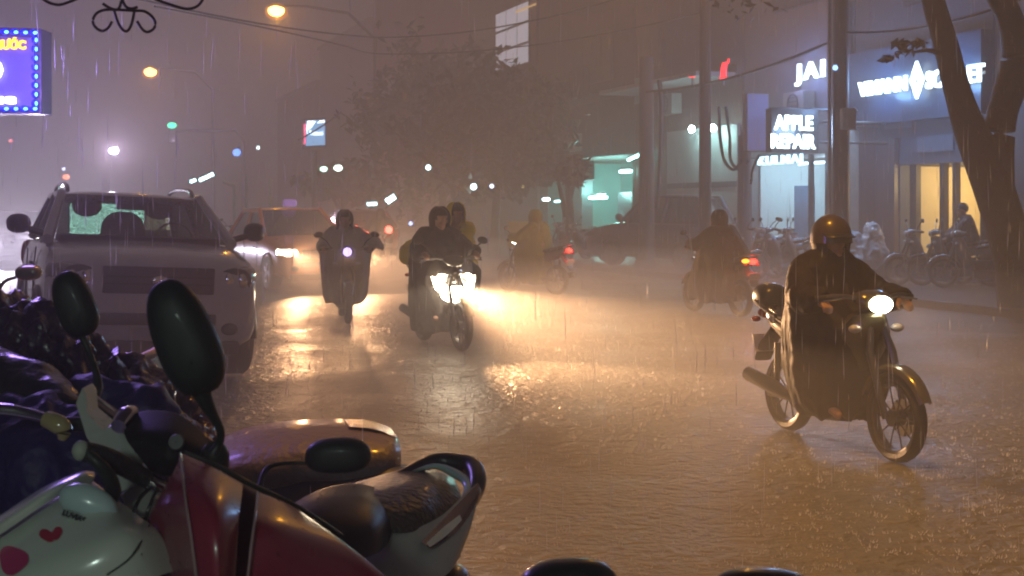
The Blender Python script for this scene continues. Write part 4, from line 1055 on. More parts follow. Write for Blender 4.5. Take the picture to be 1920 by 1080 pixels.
    for y in (-1, 1):
        hl = MB().loft([(f-.34, zg+.03, .06, .07*face, y*hw*.90), (f-.16, zg+.02, .13, .085*face, y*hw*.78), (f-.045, zg+.01, .14, .08*face, y*hw*.70)], n=14).build('headlight', lamp_m if lamp_m else mat('smoky lens', (.07, .07, .07), .12, coat=1), root)
        for d in (-.055, .06): MB().ell((f-.035, y*hw*.70+d, zg+.01), (.02, .045, .05*face)).build('reflector', lamp_m if lamp_m else CHROME, hl)
        MB().ell((f-.02, y*hw*.66, cb+.22), (.03, .075, .055)).build('fog_light', BLACK, root)
        mi = MB().loft([(ws-.02, cowl+.12, .03, .06, y*(hw+.16)), (ws-.1, cowl+.12, .12, .10, y*(hw+.15)), (ws-.18, cowl+.12, .11, .09, y*(hw+.15))], n=14).build('door_mirror', BLACK, root, subsurf=1)
        MB().tube([(ws-.1, y*(hw*.9), cowl+.03), (ws-.1, y*(hw+.08), cowl+.08)], .03).build('stalk', BLACK, mi)
        MB().loft([(r+.22, belt-.2, .05, .14, y*hw*.93), (r+.1, belt-.2, .07, .15, y*hw*.88), (r+.03, belt-.2, .06, .12, y*hw*.82)], n=12).build('tail_light', tail_m or RED_OFF, root)
        MB().box((.3, y*(hw+.004), belt-.22), (.16, .03, .03), bevel=.01).build('door_handle', BLACK, root)
        mb = MB()
        mb.tube([(ws-.22, y*(hw-.001), cb+.2), (ws-.2, y*(hw+.001), belt-.22), (ws-.24, y*hw*.985, belt-.06)], .006, n=4); mb.tube([(-.35, y*(hw+.001), cb+.15), (-.35, y*(hw+.001), belt-.1)], .006, n=4)
        mb.build('door_seam', BLACK, root)
    MB().box((f+.0, 0, cb+.30), (.07, hw*1.05, .10), bevel=.02).build('bumper_slot', mat('grille black', (.05, .048, .052), .35), root)
    MB().box((f-.03, 0, cb+.06), (.12, hw*1.5, .12), bevel=.03).build('skid_plate', BLACK, root)
    return root
WHITE = mat('white car paint', (.44, .45, .5), .22, coat=1, vary=.04)
# parked SUV, one side up on the kerb
hd = Vector((.40, -.917, 0))
front = Vector((gx(290, 10.75), 10.75, 0)); L = 4.4
suv = car(front - hd*L/2 + Vector((0, 0, .055)), hd, 'suv_car', 'white SUV parked tilted with two wheels on the kerb, windscreen streaming', 'car', WHITE, L=L, Wd=1.84, hgt=1.66, hood=1.12, cowl=1.19, belt=1.16, face=1.35, roof_f=.12, roof_b=-1.6, ws=1.0, tail=-2.05, seethru=True, roll=R(-2.6), wheel_r=.36, clearance=.26)
for y in (-1, 1):
    mb = MB(); mb.tube([(.02, y*.60, 1.64), (-.12, y*.60, 1.695), (-.8, y*.60, 1.72), (-1.4, y*.60, 1.69), (-1.52, y*.60, 1.62)], .022, smooth=4); mb.build('roof_rail', CHROME, suv)
MB().box((2.185, 0, .43), (.012, .46, .12), bevel=.004).build('number_plate', mat('dim plate', (.3, .3, .28), .5), suv)
# added shop stand-in: cabinet seen through the SUV windows, on the near side farther up
p = at(226, 412, 23.5); lb = empty('light_cabinet', (p.x, p.y, .1), label='tall teal-lit shop cabinet seen only through the SUV windscreen', cat='cabinet')
MB().box((0, .25, .75), (2.0, .45, 1.5), bevel=.02).build('case', FRAME, lb)
mb = MB(); mb.box((-.25, 0, 1.28), (1.35, .04, .62)); mb.build('lit_panel', emi('teal cabinet', (.5, 1, .9), 8.0), lb, smooth=False)
mb = MB(); mb.box((.72, 0, 1.2), (.5, .04, .3)); mb.build('lit_panel', emi('warm cabinet', (.9, .85, .6), 1.1), lb, smooth=False)

TAXI = mat('orange taxi paint', (.9, .25, .02), .3, coat=.3, vary=.05)
hd = Vector((.45, -.89, 0))
front = Vector((gx(610, 24.0), 24.0, 0))
tx = car(front - hd*2.15, hd, 'taxi', 'orange taxi with headlights on and a violet roof lamp', 'car', TAXI, lamp_m=HL, hgt=1.56)
MB().loft([(.0, 1.64, .10, .06), (-.1, 1.65, .15, .08), (-.2, 1.64, .10, .06)], n=14, e=4).build('roof_lamp', emi('violet roof lamp', (.55, .3, .9), .4), tx)
W = wmat(tx)
for y in (-.6, .6): lamp('headlight_beam', W @ Vector((2.3, y, .7)), (1, .52, .25), 1300, .08, tx, 'SPOT', W.to_3x3() @ Vector((1, 0, -.09)), 60, .9)

# car far left with both headlights on
front = Vector((gx(24, 33), 33, 0)); hd = Vector((.32, -.95, 0))
fc = car(front - hd*2.15, hd, 'oncoming_car', 'oncoming car at the left edge with two dazzling headlights', 'car', mat('grey car paint', (.1, .1, .11), .25, coat=1), lamp_m=emi('white headlight', (1, .9, .8), 30))
W = wmat(fc)
for y in (-.6, .6): lamp('headlight_beam', W @ Vector((2.3, y, .7)), (.85, .75, 1), 3000, .08, fc, 'SPOT', W.to_3x3() @ Vector((1, 0, -.07)), 60, .9)
# car going away with red tail lights
front = Vector((gx(697, 37), 37, 0)); hd = Vector((-.342, .94, 0))
rc = car(front + hd*2.1, hd, 'car', 'dim red car driving away with red tail lights between two riders', 'car', mat('dark red paint', (.22, .05, .04), .25, coat=1))
MB().ell((-2.16, .50, .98), (.05, .09, .07)).build('tail_light', emi('far tail', (1, .06, .04), 9), rc)
W = wmat(rc); lamp('tail_glow', W @ Vector((-2.3, 0, .9)), (1, .1, .05), 40, .1, rc)
for k, (px, py, r_, s_) in enumerate(((729, 431, 7, 14), (683, 413, 5, 8), (449, 425, 6, 9))):
    Y = (33, 39, 38)[k]; lab = ('far moped with bright round red tail light, right of the red car', 'far moped with dimmer red tail light above the red car', 'far moped with a red tail light just right of the parked SUV')[k]
    p = at(px, py, Y)
    q = copy_tree(k1); hh = Vector((-.342, .94, 0)); q.rotation_euler = (0, 0, math.atan2(hh.y, hh.x)); q.location = Vector((p.x, p.y, 0)) + hh*.9
    q['label'] = lab; q['group'] = 'far mopeds driving away'
    kk = r_/FPX*Y
    MB().ell((-.9, 0, p.z), (.05, kk, kk)).build('tail_light', emi('far tail %d' % k, (1, .06, .04), s_), q)
    if k < 2:
        rp = empty('tmp', q.location, rot=q.rotation_euler.copy())
        person(rp, rider_pose(), ('dim far rider seen from behind, right of the red car', 'dim far rider seen from behind, above the red car')[k], COAT('dark', (.018, .014, .013)), rows, hood=True, folds=7)
        bpy.data.objects.remove(rp)
# dark covered car parked at the far kerb behind the concrete pole
p = Vector((gx(1242, 31.6), 31.6, .13)); hd = Vector((-.80, .6, 0))
car(p, hd, 'parked_car', 'dark violet-tinted car parked on the far pavement behind the concrete pole', 'car', mat('violet black paint', (.045, .03, .06), .3, coat=1), L=3.6, Wd=1.7, hgt=1.75, belt=1.05, hood=.98, cowl=1.08, roof_f=.1, roof_b=-1.3, ws=.75, tail=-1.6)
# ------------------------------------------------------------------ near side: the photographer's shop edge
AWN = mat('awning sheet', (.10, .10, .11), .5, bump=.2, bscale=10)
aw = empty('awning', (-.6, .9, 2.62), label='sheet awning over the parked motorbikes, unseen and sized to shade them', cat='awning')
mb = MB(); mb.poly([(-4.0, -2.4, .25), (2.2, -2.4, .25), (2.2, 3.0, 0), (-4.0, 3.0, 0)], off=(0, 0, .05)); mb.build('sheet', AWN, aw, smooth=False)  # added out of view, extended forward to keep lamp light off the bikes
mb = MB()
for x in (-3.9, -1.9, .1, 2.1): mb.tube([(x, -2.4, .22), (x, 3.0, -.03)], .025)
mb.build('rafter', STEEL, aw)
tube_lamp('greenish white tube lamp under the awning', (-1.5, -1.6, 2.3), (.1, -1.6, 2.3), (.78, 1, .86), 3, 62, .02, off=Vector((0, 0, -.1)))  # assumed fill lamp, added out of view behind the camera to light the near bikes

# unseen building added behind and to the left to block sky light
nb = empty('shop_building', rd(0, -4.2, .1), label='plain unseen house added behind the photographer to block sky light', cat='building')
mb = MB(); fb(mb, -9, 10.5, -10, -4.2, .1, 9); mb.build('wall', W_GREY, nb, smooth=False, world=True)
mb = MB(); fb(mb, -2.5, 2.5, -4.26, -4.21, .1, 2.8); mb.build('shutter', SHUT, nb, smooth=False, world=True)
mb = MB(); fb(mb, -9.1, 10.6, -10.1, -3.9, 9.003, 9.25); mb.build('roof', W_GREY, nb, smooth=False, world=True)
# wrought iron ornament hanging from the awning edge
YO = 3.0
IRON = mat('wrought iron', (.035, .012, .014), .4, metal=.3)
orn = empty('iron_ornament', at(233, 0, YO), label='wrought iron scroll ornament hanging at the top left', cat='ornament')
mb = MB(); A = lambda pts: [at(x, y, YO) for x, y in pts]
r0 = 2.7/FPX*YO
for pts in ([(210, 40), (203, 52), (192, 58), (180, 52), (174, 40), (180, 26), (194, 19), (214, 18), (252, 20), (270, 21), (284, 30), (291, 42), (288, 54), (276, 60), (266, 54), (257, 40)],
            [(214, 20), (222, 44), (232, 57), (240, 57), (247, 44), (252, 21)],
            [(193, 7), (206, 15), (220, 18), (226, 8), (228, -12)], [(228, -12), (231, 4), (238, 14), (248, 16), (258, 13)],
            [(78, -4), (92, 5), (110, 9), (126, 5), (148, -4)], [(288, -3), (312, 6), (345, 16), (362, 15), (374, 8), (383, -6)],
            [(78, -4), (60, -40), (90, -80), (228, -80), (383, -40), (383, -6)], [(228, -12), (228, -80)], [(228, -80), (228, -140)]):
    mb.tube(A(pts), r0, n=8, smooth=4)
mb.build('scroll', IRON, orn, world=True)

# blue LED sign on the left
YS = 5.2
sg = empty('led_sign', at(0, 132, YS), label='shop sign edged with blue LED dots at the left edge', cat='sign')
q = lambda x, y, d=0: at(x, y, YS + d)
mb = MB(); mb.poly([q(-150, 46), q(77, 54), q(77, 213), q(-150, 212)], off=(0, .12, 0)); mb.build('case', mat('sign case', (.06, .04, .12), .4), sg, smooth=False, world=True)
mb = MB(); mb.poly([q(-140, 64, -.01), q(64, 70, -.01), q(64, 200, -.01), q(-140, 200, -.01)], off=(0, .006, 0)); mb.build('face', emi('sign face', (.13, .11, .42), .2), sg, smooth=False, world=True)
DOT = emi('led dot', (.12, .55, 1), 3.5); HALO = emi('led halo', (.005, .01, .75), 1.2)  # the blue halo round each dot is modelled as glowing shapes
mb = MB(); hb_ = MB()
pts = [(x, 59.5 + x*.03) for x in range(-132, 70, 18)] + [(68, y) for y in range(75, 200, 17)] + [(x, 204) for x in range(-132, 70, 18)]
for x, y in pts:
    mb.ell(q(x, y, -.02), (4.2/FPX*YS, .006, 3.0/FPX*YS) if not (67 < x) else (2.6/FPX*YS, .006, 4.2/FPX*YS), seg=10, ring=6)
    hb_.ell(q(x-3, y-.5, -.012), (8.5/FPX*YS, .005, 6/FPX*YS) if not (67 < x) else (6.5/FPX*YS, .005, 7/FPX*YS), seg=10, ring=6)
mb.build('led', DOT, sg, world=True); hb_.build('led_strip', HALO, sg, world=True)
def flat(body, x0, x1, y0, y1, m, bold=.03, name='letters'):
    mb = text_mb(body, (x1-x0)/FPX*YS, (y1-y0)/FPX*YS, .012, bold)
    bmesh.ops.transform(mb.bm, matrix=frame_m(q((x0+x1)/2, (y0+y1)/2, -.025), (1, 0, 0), (0, 0, 1), (0, -1, 0)), verts=mb.bm.verts)
    return mb.build(name, m, sg, smooth=False, world=True)
flat('MÁY LẠNH NƯỚC', -120, 48, 70, 97, emi('amber letters', (1, .45, .01), 3), .045)
flat('O', -60, 5, 106, 156, emi('white sign letters', (.9, .92, 1), 5), .05)
flat('RUNG', -60, 29, 181, 195, emi('white sign letters', (.9, .92, 1), 5), .05)
lamp('sign_glow', q(-10, 132, -.5), (.4, .25, 1), 50, .25, sg)
mb = MB(); mb.tube([q(-120, 212, .06), Vector((q(-120, 212).x, YS+.06, .1))], .05); mb.build('post', STEEL, sg, world=True)

# ------------------------------------------------------------------ parked motorbikes under the awning, front of the picture
F = at
def mirror(root, c, ax, ay, dep, tilt, stem, m=BLACK, face=None, rim=None, skew=0.0):
    """big rear-view mirror seen from behind: c pixel centre + depth, ax/ay half sizes in pixels, tilt in degrees"""
    px, py, Y = c; k = Y/FPX; C = F(px, py, Y); ca, sa = math.cos(R(tilt)), math.sin(R(tilt))
    mb = MB(); rg = []
    for t, s in ((-1, .35), (-.92, .62), (-.7, .86), (-.3, .985), (0, 1), (.25, .97)):
        ring = []
        for j in range(40):
            a = 2*math.pi*j/40; e = 2/2.5
            x = math.copysign(abs(math.cos(a))**e, math.cos(a)); y = math.copysign(abs(math.sin(a))**e, math.sin(a))
            x *= 1 - skew*y
            X, Y2 = x*ax*s, y*ay*s
            ring.append(C + Vector(((X*ca - Y2*sa)*k, t*dep, (X*sa + Y2*ca)*k)))
        rg.append(ring)
    mb.rings(rg); mm = mb.build('mirror', m, root, world=True, angle=60)
    MB().tube([F(*p) for p in stem[0]], [r/FPX*p[2] for r, p in zip(stem[1], stem[0])], n=12, smooth=5).build('stem', m, mm, world=True)
    return mm
SATIN = mat('satin black', (.018, .023, .02), .55, coat=.08)
WPAINT = mat('white moped paint', (.62, .66, .6), .25, coat=.8, vary=.05)
WGREY = mat('grey white plastic', (.42, .42, .4), .35, coat=.4, vary=.06)
RPAINT = mat('wine red paint', (.28, .026, .055), .3, coat=.35, vary=.1, vscale=14)
DARKRED = mat('dark wine plastic', (.09, .012, .022), .35, coat=.3)
NG = 'motorbikes parked at the near kerb'
# --- white moped
wm = empty('moped', Vector((gx(180, 2.2), 2.2, .1)), label='white moped with big dark mirrors and a pink sticker on its front panel', cat='moped', group=NG)
mirror(wm, (141, 570, 2.5), 36, 64, .035, 20, ([(152, 628, 2.5), (165, 655, 2.5), (178, 690, 2.48), (184, 726, 2.45), (172, 752, 2.42)], [7, 6, 6, 9, 11]), SATIN, skew=.1)
mirror(wm, (347, 632, 2.05), 57, 114, .045, 22, ([(372, 720, 2.05), (385, 752, 2.06), (400, 780, 2.08), (413, 806, 2.1), (412, 828, 2.12), (400, 850, 2.12)], [22, 15, 10, 8, 8, 10]), SATIN, skew=.1)
# handlebar cowl: faceted white plate with a dark hollow at its top
def slabpx(pts, yf, off, name, m, par, bev=.004):
    mb = MB(); mb.poly([F(x, y, yf(x, y)) for x, y in pts], off=off); return mb.build(name, m, par, world=True, smooth=False, bevel=bev)
yc = lambda x, y: 2.34 - .0011*(y-728) + .0003*(x-200)
cw = slabpx([(153, 727), (141, 756), (152, 791), (161, 820), (186, 856), (208, 886), (221, 926), (262, 907), (268, 862), (241, 822), (222, 789), (197, 804), (164, 776), (161, 742)], yc, (.004, .05, .004), 'handlebar_cowl', WPAINT, wm, .005)
slabpx([(222, 927), (262, 909), (288, 926), (303, 968), (281, 976), (241, 964)], lambda x, y: yc(x, y)+.004, (.004, .05, .004), 'lower_cowl', WGREY, wm, .005)
slabpx([(166, 733), (180, 741), (205, 760), (224, 778), (227, 792), (208, 786), (188, 768), (172, 756)], lambda x, y: yc(x, y)+.07, (.0, .03, -.01), 'cowl_wing', WPAINT, wm, .004)
slabpx([(158, 742), (172, 752), (226, 790), (200, 812), (160, 780)], lambda x, y: yc(x, y)+.05, (0, .05, 0), 'cowl_hollow', SATIN, wm, .003)
# dark display with chrome edge
mb = MB(); mb.patch([[F(232, 792, 2.24), F(262, 772, 2.26), F(320, 772, 2.26), F(362, 795, 2.24), F(392, 824, 2.22)], [F(236, 822, 2.17), F(268, 812, 2.16), F(318, 815, 2.15), F(360, 832, 2.16), F(396, 850, 2.18)],
                     [F(262, 858, 2.15), F(286, 858, 2.13), F(320, 862, 2.12), F(356, 866, 2.14), F(390, 870, 2.17)], [F(280, 882, 2.16), F(300, 890, 2.15), F(325, 892, 2.15), F(352, 890, 2.16), F(384, 884, 2.18)]], 7, 7, .05)
dp = mb.build('display', mat('display black', (.010, .010, .010), .55, spec=.2), wm, world=True)
MB().tube([F(222, 800, 2.2), F(236, 780, 2.23), F(252, 770, 2.25)], [.014, .016, .01], n=10, smooth=4).build('chrome_edge', CHROME, dp, world=True)
MB().lathe([(.001, .004), (.012, .004), (.0135, 0), (.012, -.004)], Matrix.Translation(F(331, 829, 2.12)) @ Matrix.Rotation(R(75), 4, 'X'), 20).build('key_cap', mat('grey cap', (.07, .07, .07), .5), dp, world=True)
# grip, lever, bar end
gp = MB().tube([F(158, 846, 2.02), F(200, 858, 2.04), F(250, 884, 2.08), F(285, 905, 2.1)], [.016, .0165, .016, .0145], n=14, smooth=4).build('grip', RUBBER, wm, world=True)
MB().ell(F(152, 845, 2.02), (.014, .014, .016)).build('bar_end', mat('pale rubber', (.4, .42, .36), .5), gp, world=True)
MB().tube([F(280, 902, 2.09), F(305, 916, 2.1), F(325, 920, 2.12)], [.012, .013, .012], n=12, smooth=3).build('bar', CHROME, gp, world=True)
MB().tube([F(165, 852, 2.0), F(188, 872, 2.0), F(206, 898, 2.02), F(212, 925, 2.05), F(200, 945, 2.08), F(192, 930, 2.1)], [.008, .010, .012, .013, .012, .008], n=10, smooth=4).build('brake_lever', SATIN, gp, world=True)
# surface depth by ray against the panel
from mathutils.bvhtree import BVHTree
def on_panel(o, pts, lift=.004):
    me = o.data; W = wmat(o); bv = BVHTree.FromPolygons([W @ v.co for v in me.vertices], [p.vertices for p in me.polygons])
    out = []
    for x, y in pts:
        d = (F(x, y, 1) - cam.location).normalized(); h_ = bv.ray_cast(cam.location, d)
        out.append((h_[0] - d*lift) if h_[0] else F(x, y, 1.94))
    return out
# front panel (leg shield) sweeping to the lower left
mb = MB(); mb.patch([[F(-70, 1030, 2.02), F(0, 985, 2.05), F(70, 940, 2.09), F(130, 908, 2.13), F(172, 900, 2.16)],
                     [F(-70, 1065, 1.97), F(10, 1015, 1.99), F(90, 965, 2.01), F(160, 935, 2.04), F(214, 932, 2.08)],
                     [F(-70, 1110, 1.93), F(25, 1055, 1.94), F(120, 1005, 1.95), F(205, 972, 1.98), F(262, 968, 2.04)],
                     [F(-70, 1180, 1.90), F(45, 1110, 1.90), F(150, 1055, 1.90), F(240, 1012, 1.93), F(300, 1000, 2.0)],
                     [F(-70, 1260, 1.92), F(70, 1200, 1.90), F(185, 1140, 1.90), F(275, 1090, 1.93), F(335, 1068, 2.0)]], 7, 7, .02)
fp = mb.build('leg_shield', WPAINT, wm, world=True)
mb = MB(); mb.ell(F(166, 945, 2.015), (60/FPX*1.97, .024, 36/FPX*1.97), rot=Matrix.Rotation(R(22), 3, 'Y')); mb.build('nose', mat('bluish white plastic', (.5, .64, .66), .3, coat=.6, vary=.05), fp, world=True)
bd = MB().ell(F(138, 968, 1.988), (31/FPX*1.9, .008, 10/FPX*1.9), rot=Matrix.Rotation(R(20), 3, 'Y')).build('badge', mat('badge silver', (.42, .48, .46), .3, coat=.5), fp, world=True)
mb = text_mb('LUVIAS', 46/FPX*1.9, 11/FPX*1.9, .004, .02); bmesh.ops.transform(mb.bm, matrix=Matrix.Translation(F(139, 968, 1.976)) @ Matrix.Rotation(R(20), 4, 'Y') @ frame_m((0, 0, 0), (1, 0, 0), (0, 0, 1), (0, -1, 0)), verts=mb.bm.verts)
mb.build('lettering', BLACK, bd, smooth=False, world=True)
mb = MB(); mb.patch([[F(-70, 1008, 2.01), F(0, 966, 2.04), F(80, 914, 2.08), F(150, 885, 2.12), F(176, 884, 2.15)], [F(-70, 1024, 1.96), F(0, 982, 1.99), F(78, 928, 2.03), F(146, 894, 2.08), F(178, 893, 2.12)],
                                [F(-70, 1046, 1.97), F(4, 1000, 1.99), F(74, 952, 2.02), F(124, 922, 2.07), F(172, 906, 2.12)]], 6, 5, .02)
mb.build('rim', WPAINT, fp, world=True)
mb = MB(); mb.tube(on_panel(fp, [(200, 1078), (240, 1050), (262, 1020), (280, 985)], .001), .0016, n=6, smooth=5); mb.build('seam', SATIN, fp, world=True)
# sticker: plain pink bow and heart shapes
def decal(pts, m, name, Y0, par=fp):
    mb = MB(); mb.poly([F(x, y, Y0) for x, y in pts], off=(0, .002, 0)); return mb.build(name, m, par, smooth=False, world=True)
PINK = mat('pink sticker', (.55, .05, .16), .35, coat=.5); REDS = mat('red sticker', (.45, .03, .06), .35, coat=.5)
def blob(cx, cy, r, n=16, f=lambda a: 1, rot=0): return [(cx + math.cos(a+rot)*r*f(a), cy + math.sin(a+rot)*r*f(a)) for a in [2*math.pi*k/n for k in range(n)]]
def sticker(pts, m, name):
    P = on_panel(fp, pts); c = sum(P, Vector())/len(P)
    mb = MB(); vs = [mb.bm.verts.new(p) for p in P]; cv = mb.bm.verts.new(on_panel(fp, [(sum(p[0] for p in pts)/len(pts), sum(p[1] for p in pts)/len(pts))])[0])
    for k in range(len(vs)): mb.face((vs[k], vs[(k+1) % len(vs)], cv))
    return mb.build(name, m, fp, world=True)
sticker(blob(88, 1004, 13, 14, lambda a: 1+.25*math.cos(2*a), R(30)), REDS, 'sticker'); sticker(blob(106, 1000, 11, 14, lambda a: 1+.25*math.cos(2*a), R(120)), REDS, 'sticker')
sticker(blob(24, 1050, 27, 20, lambda a: 1+.12*math.cos(3*a+.5)), PINK, 'sticker')
# lower body, out of frame, and wheel
MB().loft([(-.9, .62, .12, .18), (-.5, .6, .2, .28), (0, .55, .16, .3), (.4, .5, .1, .2)], n=16).build('body', WPAINT, wm)
wheel(wm, -.75, .26); wheel(wm, .5, .26)

# --- wine red moped with a faceted nose
rm = empty('moped', Vector((gx(470, 2.1), 2.1, .1)), label='wine red moped with sharply faceted wet nose at the bottom', cat='moped', group=NG)
mb = MB()
mb.patch([[F(340, 850, 2.02), F(400, 876, 2.03), F(456, 907, 2.06)], [F(348, 930, 1.90), F(402, 940, 1.885), F(450, 956, 1.94)], [F(360, 1010, 1.85), F(408, 1012, 1.83), F(445, 1018, 1.89)], [F(372, 1110, 1.84), F(412, 1110, 1.82), F(440, 1110, 1.89)]], 6, 6, .02)
mb.build('nose_panel', RPAINT, rm, world=True)
mb = MB(); mb.patch([[F(340, 850, 2.02), F(320, 895, 2.0), F(290, 945, 2.06)], [F(346, 930, 1.905), F(316, 940, 1.96), F(279, 972, 2.06)], [F(358, 1010, 1.855), F(330, 1010, 1.92), F(296, 1010, 2.04)], [F(370, 1110, 1.845), F(350, 1110, 1.9), F(330, 1110, 2.0)]], 6, 6, .02)
mb.build('nose_panel', RPAINT, rm, world=True)
mb = MB(); mb.patch([[F(482, 922, 2.06), F(530, 940, 2.09), F(570, 962, 2.14)], [F(478, 972, 1.94), F(530, 985, 1.97), F(622, 1000, 2.08)], [F(470, 1032, 1.9), F(530, 1040, 1.93), F(682, 1045, 2.06)], [F(462, 1110, 1.89), F(530, 1110, 1.92), F(750, 1105, 2.04)]], 6, 6, .02)
mb.build('nose_panel', RPAINT, rm, world=True)
mb = MB(); mb.patch([[F(448, 900, 2.12), F(490, 922, 2.12)], [F(440, 1000, 2.02), F(486, 1000, 2.02)], [F(430, 1110, 1.99), F(480, 1110, 1.99)]], 4, 4, .01); mb.build('groove', DARKRED, rm, world=True)
mb = MB(); mb.tube([F(338, 850, 2.01), F(347, 930, 1.89), F(359, 1010, 1.842), F(371, 1110, 1.83)], .0022, n=6, smooth=5); mb.tube([F(483, 923, 2.045), F(478, 972, 1.928), F(470, 1032, 1.888), F(462, 1110, 1.878)], .0022, n=6, smooth=5); mb.build('edge_trim', mat('pale edge', (.4, .25, .27), .25, coat=1), rm, world=True)
mb = MB(); mb.tube([F(345, 849, 2.05), F(400, 870, 2.06), F(470, 908, 2.09), F(560, 952, 2.16), F(640, 1005, 2.23)], .0045, n=8, smooth=5); mb.build('windshield_edge', SATIN, rm, world=True)
MB().tube([F(400, 878, 2.16), F(402, 850, 2.14), F(398, 836, 2.13)], [.026, .024, .012], n=12, smooth=3).build('mirror_boss', SATIN, rm, world=True)
mirror(rm, (634, 853, 2.5), 62, 33, .035, 2, ([(590, 870, 2.5), (555, 868, 2.5), (515, 872, 2.48), (496, 885, 2.46), (486, 915, 2.42), (478, 930, 2.4)], [3, 3.5, 4, 5, 6, 7]), SATIN, skew=.05)
MB().loft([(-.3, .4, .14, .25), (-.1, .45, .14, .3), (.02, .45, .08, .2)], n=14).build('body', RPAINT, rm)
wheel(rm, -.3, .26); wheel(rm, .95, .26)

# --- pale moped whose tail points to the road
tm = empty('moped', Vector((gx(720, 2.9), 2.9, .1)), label='grey-white moped with pointed tail and looped grab rail, seat wet', cat='moped', group=NG)
mb = MB(); mb.patch([[F(540, 950, 2.62), F(600, 918, 2.72), F(660, 906, 2.82), F(700, 912, 2.85)], [F(545, 975, 2.5), F(610, 950, 2.56), F(680, 940, 2.66), F(726, 945, 2.76)], [F(580, 1015, 2.46), F(630, 1000, 2.48), F(700, 985, 2.56), F(736, 985, 2.7)], [F(640, 1060, 2.46), F(670, 1052, 2.46), F(710, 1035, 2.54), F(728, 1018, 2.68)]], 7, 7, .04)
mb.build('seat_front', mat('glossy dark seat', (.010, .004, .006), .42, spec=.25, vary=.1), tm, world=True)
OLIVE = mat('wet olive seat', (.04, .036, .022), .35, coat=.15, bump=.8, bscale=70)
mb = MB(); mb.patch([[F(640, 912, 2.95), F(700, 895, 3.02), F(760, 880, 3.1), F(820, 884, 3.14), F(850, 896, 3.14)], [F(690, 925, 2.78), F(740, 915, 2.84), F(790, 905, 2.9), F(835, 910, 2.98), F(862, 920, 3.02)], [F(725, 965, 2.7), F(765, 955, 2.74), F(805, 945, 2.8), F(840, 945, 2.88), F(868, 945, 2.94)], [F(736, 1000, 2.68), F(770, 998, 2.7), F(805, 985, 2.76), F(838, 975, 2.84), F(860, 965, 2.9)]], 7, 7, .05)
mb.build('seat', OLIVE, tm, world=True)
mb = MB(); mb.patch([[F(732, 995, 2.70), F(780, 990, 2.72), F(830, 965, 2.82), F(872, 925, 2.95), F(896, 905, 3.02)], [F(712, 1030, 2.66), F(765, 1030, 2.66), F(820, 1005, 2.74), F(868, 965, 2.86), F(896, 930, 2.96)], [F(668, 1060, 2.62), F(740, 1075, 2.6), F(806, 1055, 2.66), F(858, 1020, 2.76), F(884, 985, 2.86)], [F(640, 1120, 2.6), F(720, 1130, 2.56), F(790, 1110, 2.6), F(840, 1075, 2.68), F(862, 1045, 2.76)]], 7, 7, .03)
mb.build('tail_body', WGREY, tm, world=True)
mb = MB(); mb.tube([F(700, 912, 3.0), F(760, 885, 3.08), F(815, 864, 3.14), F(858, 868, 3.14), F(886, 876, 3.12), F(895, 900, 3.06), F(888, 930, 3.0), F(862, 965, 2.9)], [.006, .011, .018, .022, .024, .022, .018, .01], n=12, smooth=5); gr_ = mb.build('grab_rail', BLACK, tm, world=True)
mb = MB(); mb.tube([F(760, 890, 3.06), F(812, 874, 3.1), F(850, 886, 3.08), F(876, 906, 3.04), F(874, 930, 2.98), F(850, 960, 2.9)], [.003, .008, .013, .012, .010, .005], n=12, smooth=5, flat=.8); mb.build('rail_insert', mat('teal-lit plastic', (.45, .6, .55), .3, coat=.6), gr_, world=True)  # teal lamp light on the rail is mixed into this colour
mb = MB(); mb.patch([[F(800, 1018, 2.66), F(830, 990, 2.74), F(862, 965, 2.84)], [F(806, 1026, 2.64), F(840, 1002, 2.72), F(866, 975, 2.82)]], 5, 3, .01); mb.build('side_light', mat('pale lens', (.5, .66, .62), .15, coat=1), tm, world=True)
mb = MB(); mb.patch([[F(790, 1016, 2.68), F(840, 965, 2.82), F(896, 905, 3.0)], [F(800, 1024, 2.665), F(850, 985, 2.79), F(902, 920, 2.98)], [F(806, 1028, 2.66), F(856, 996, 2.78), F(900, 940, 2.96)]], 5, 3, .01); mb.build('tail_light', mat('dark red lens', (.05, .008, .008), .15, coat=1), tm, world=True)
MB().loft([(-.5, .4, .14, .2), (-.1, .36, .15, .2), (.05, .36, .1, .14)], n=14).build('underbody', BLACK, tm)
MB().ell(F(840, 1085, 2.8), (.05, .08, .03)).build('mudguard', BLACK, tm, world=True)
wheel(tm, -.45, .26); wheel(tm, .1, .24)

# --- grey seat of the moped behind
gm_ = empty('moped', Vector((gx(580, 3.7), 3.7, .1)), label='moped with long rounded grey seat behind the red nose', cat='moped', group=NG)
mb = MB(); mb.patch([[F(395, 830, 3.95), F(470, 800, 4.0), F(560, 788, 4.05), F(650, 786, 4.08), F(715, 796, 4.05), F(742, 812, 4.0)], [F(400, 842, 3.8), F(470, 815, 3.82), F(560, 803, 3.84), F(650, 802, 3.86), F(722, 812, 3.86), F(748, 826, 3.86)], [F(405, 872, 3.66), F(470, 850, 3.66), F(560, 840, 3.66), F(650, 838, 3.68), F(726, 842, 3.7), F(752, 850, 3.76)], [F(420, 920, 3.62), F(480, 905, 3.6), F(560, 900, 3.6), F(650, 895, 3.62), F(724, 890, 3.66), F(750, 880, 3.72)], [F(440, 990, 3.64), F(500, 975, 3.64), F(570, 970, 3.64), F(650, 960, 3.66), F(716, 945, 3.7), F(742, 915, 3.76)]], 7, 7, .06)
mb.build('seat', mat('grey vinyl seat', (.11, .088, .084), .5, coat=.25, bump=.4, bscale=30, vary=.25), gm_, world=True)
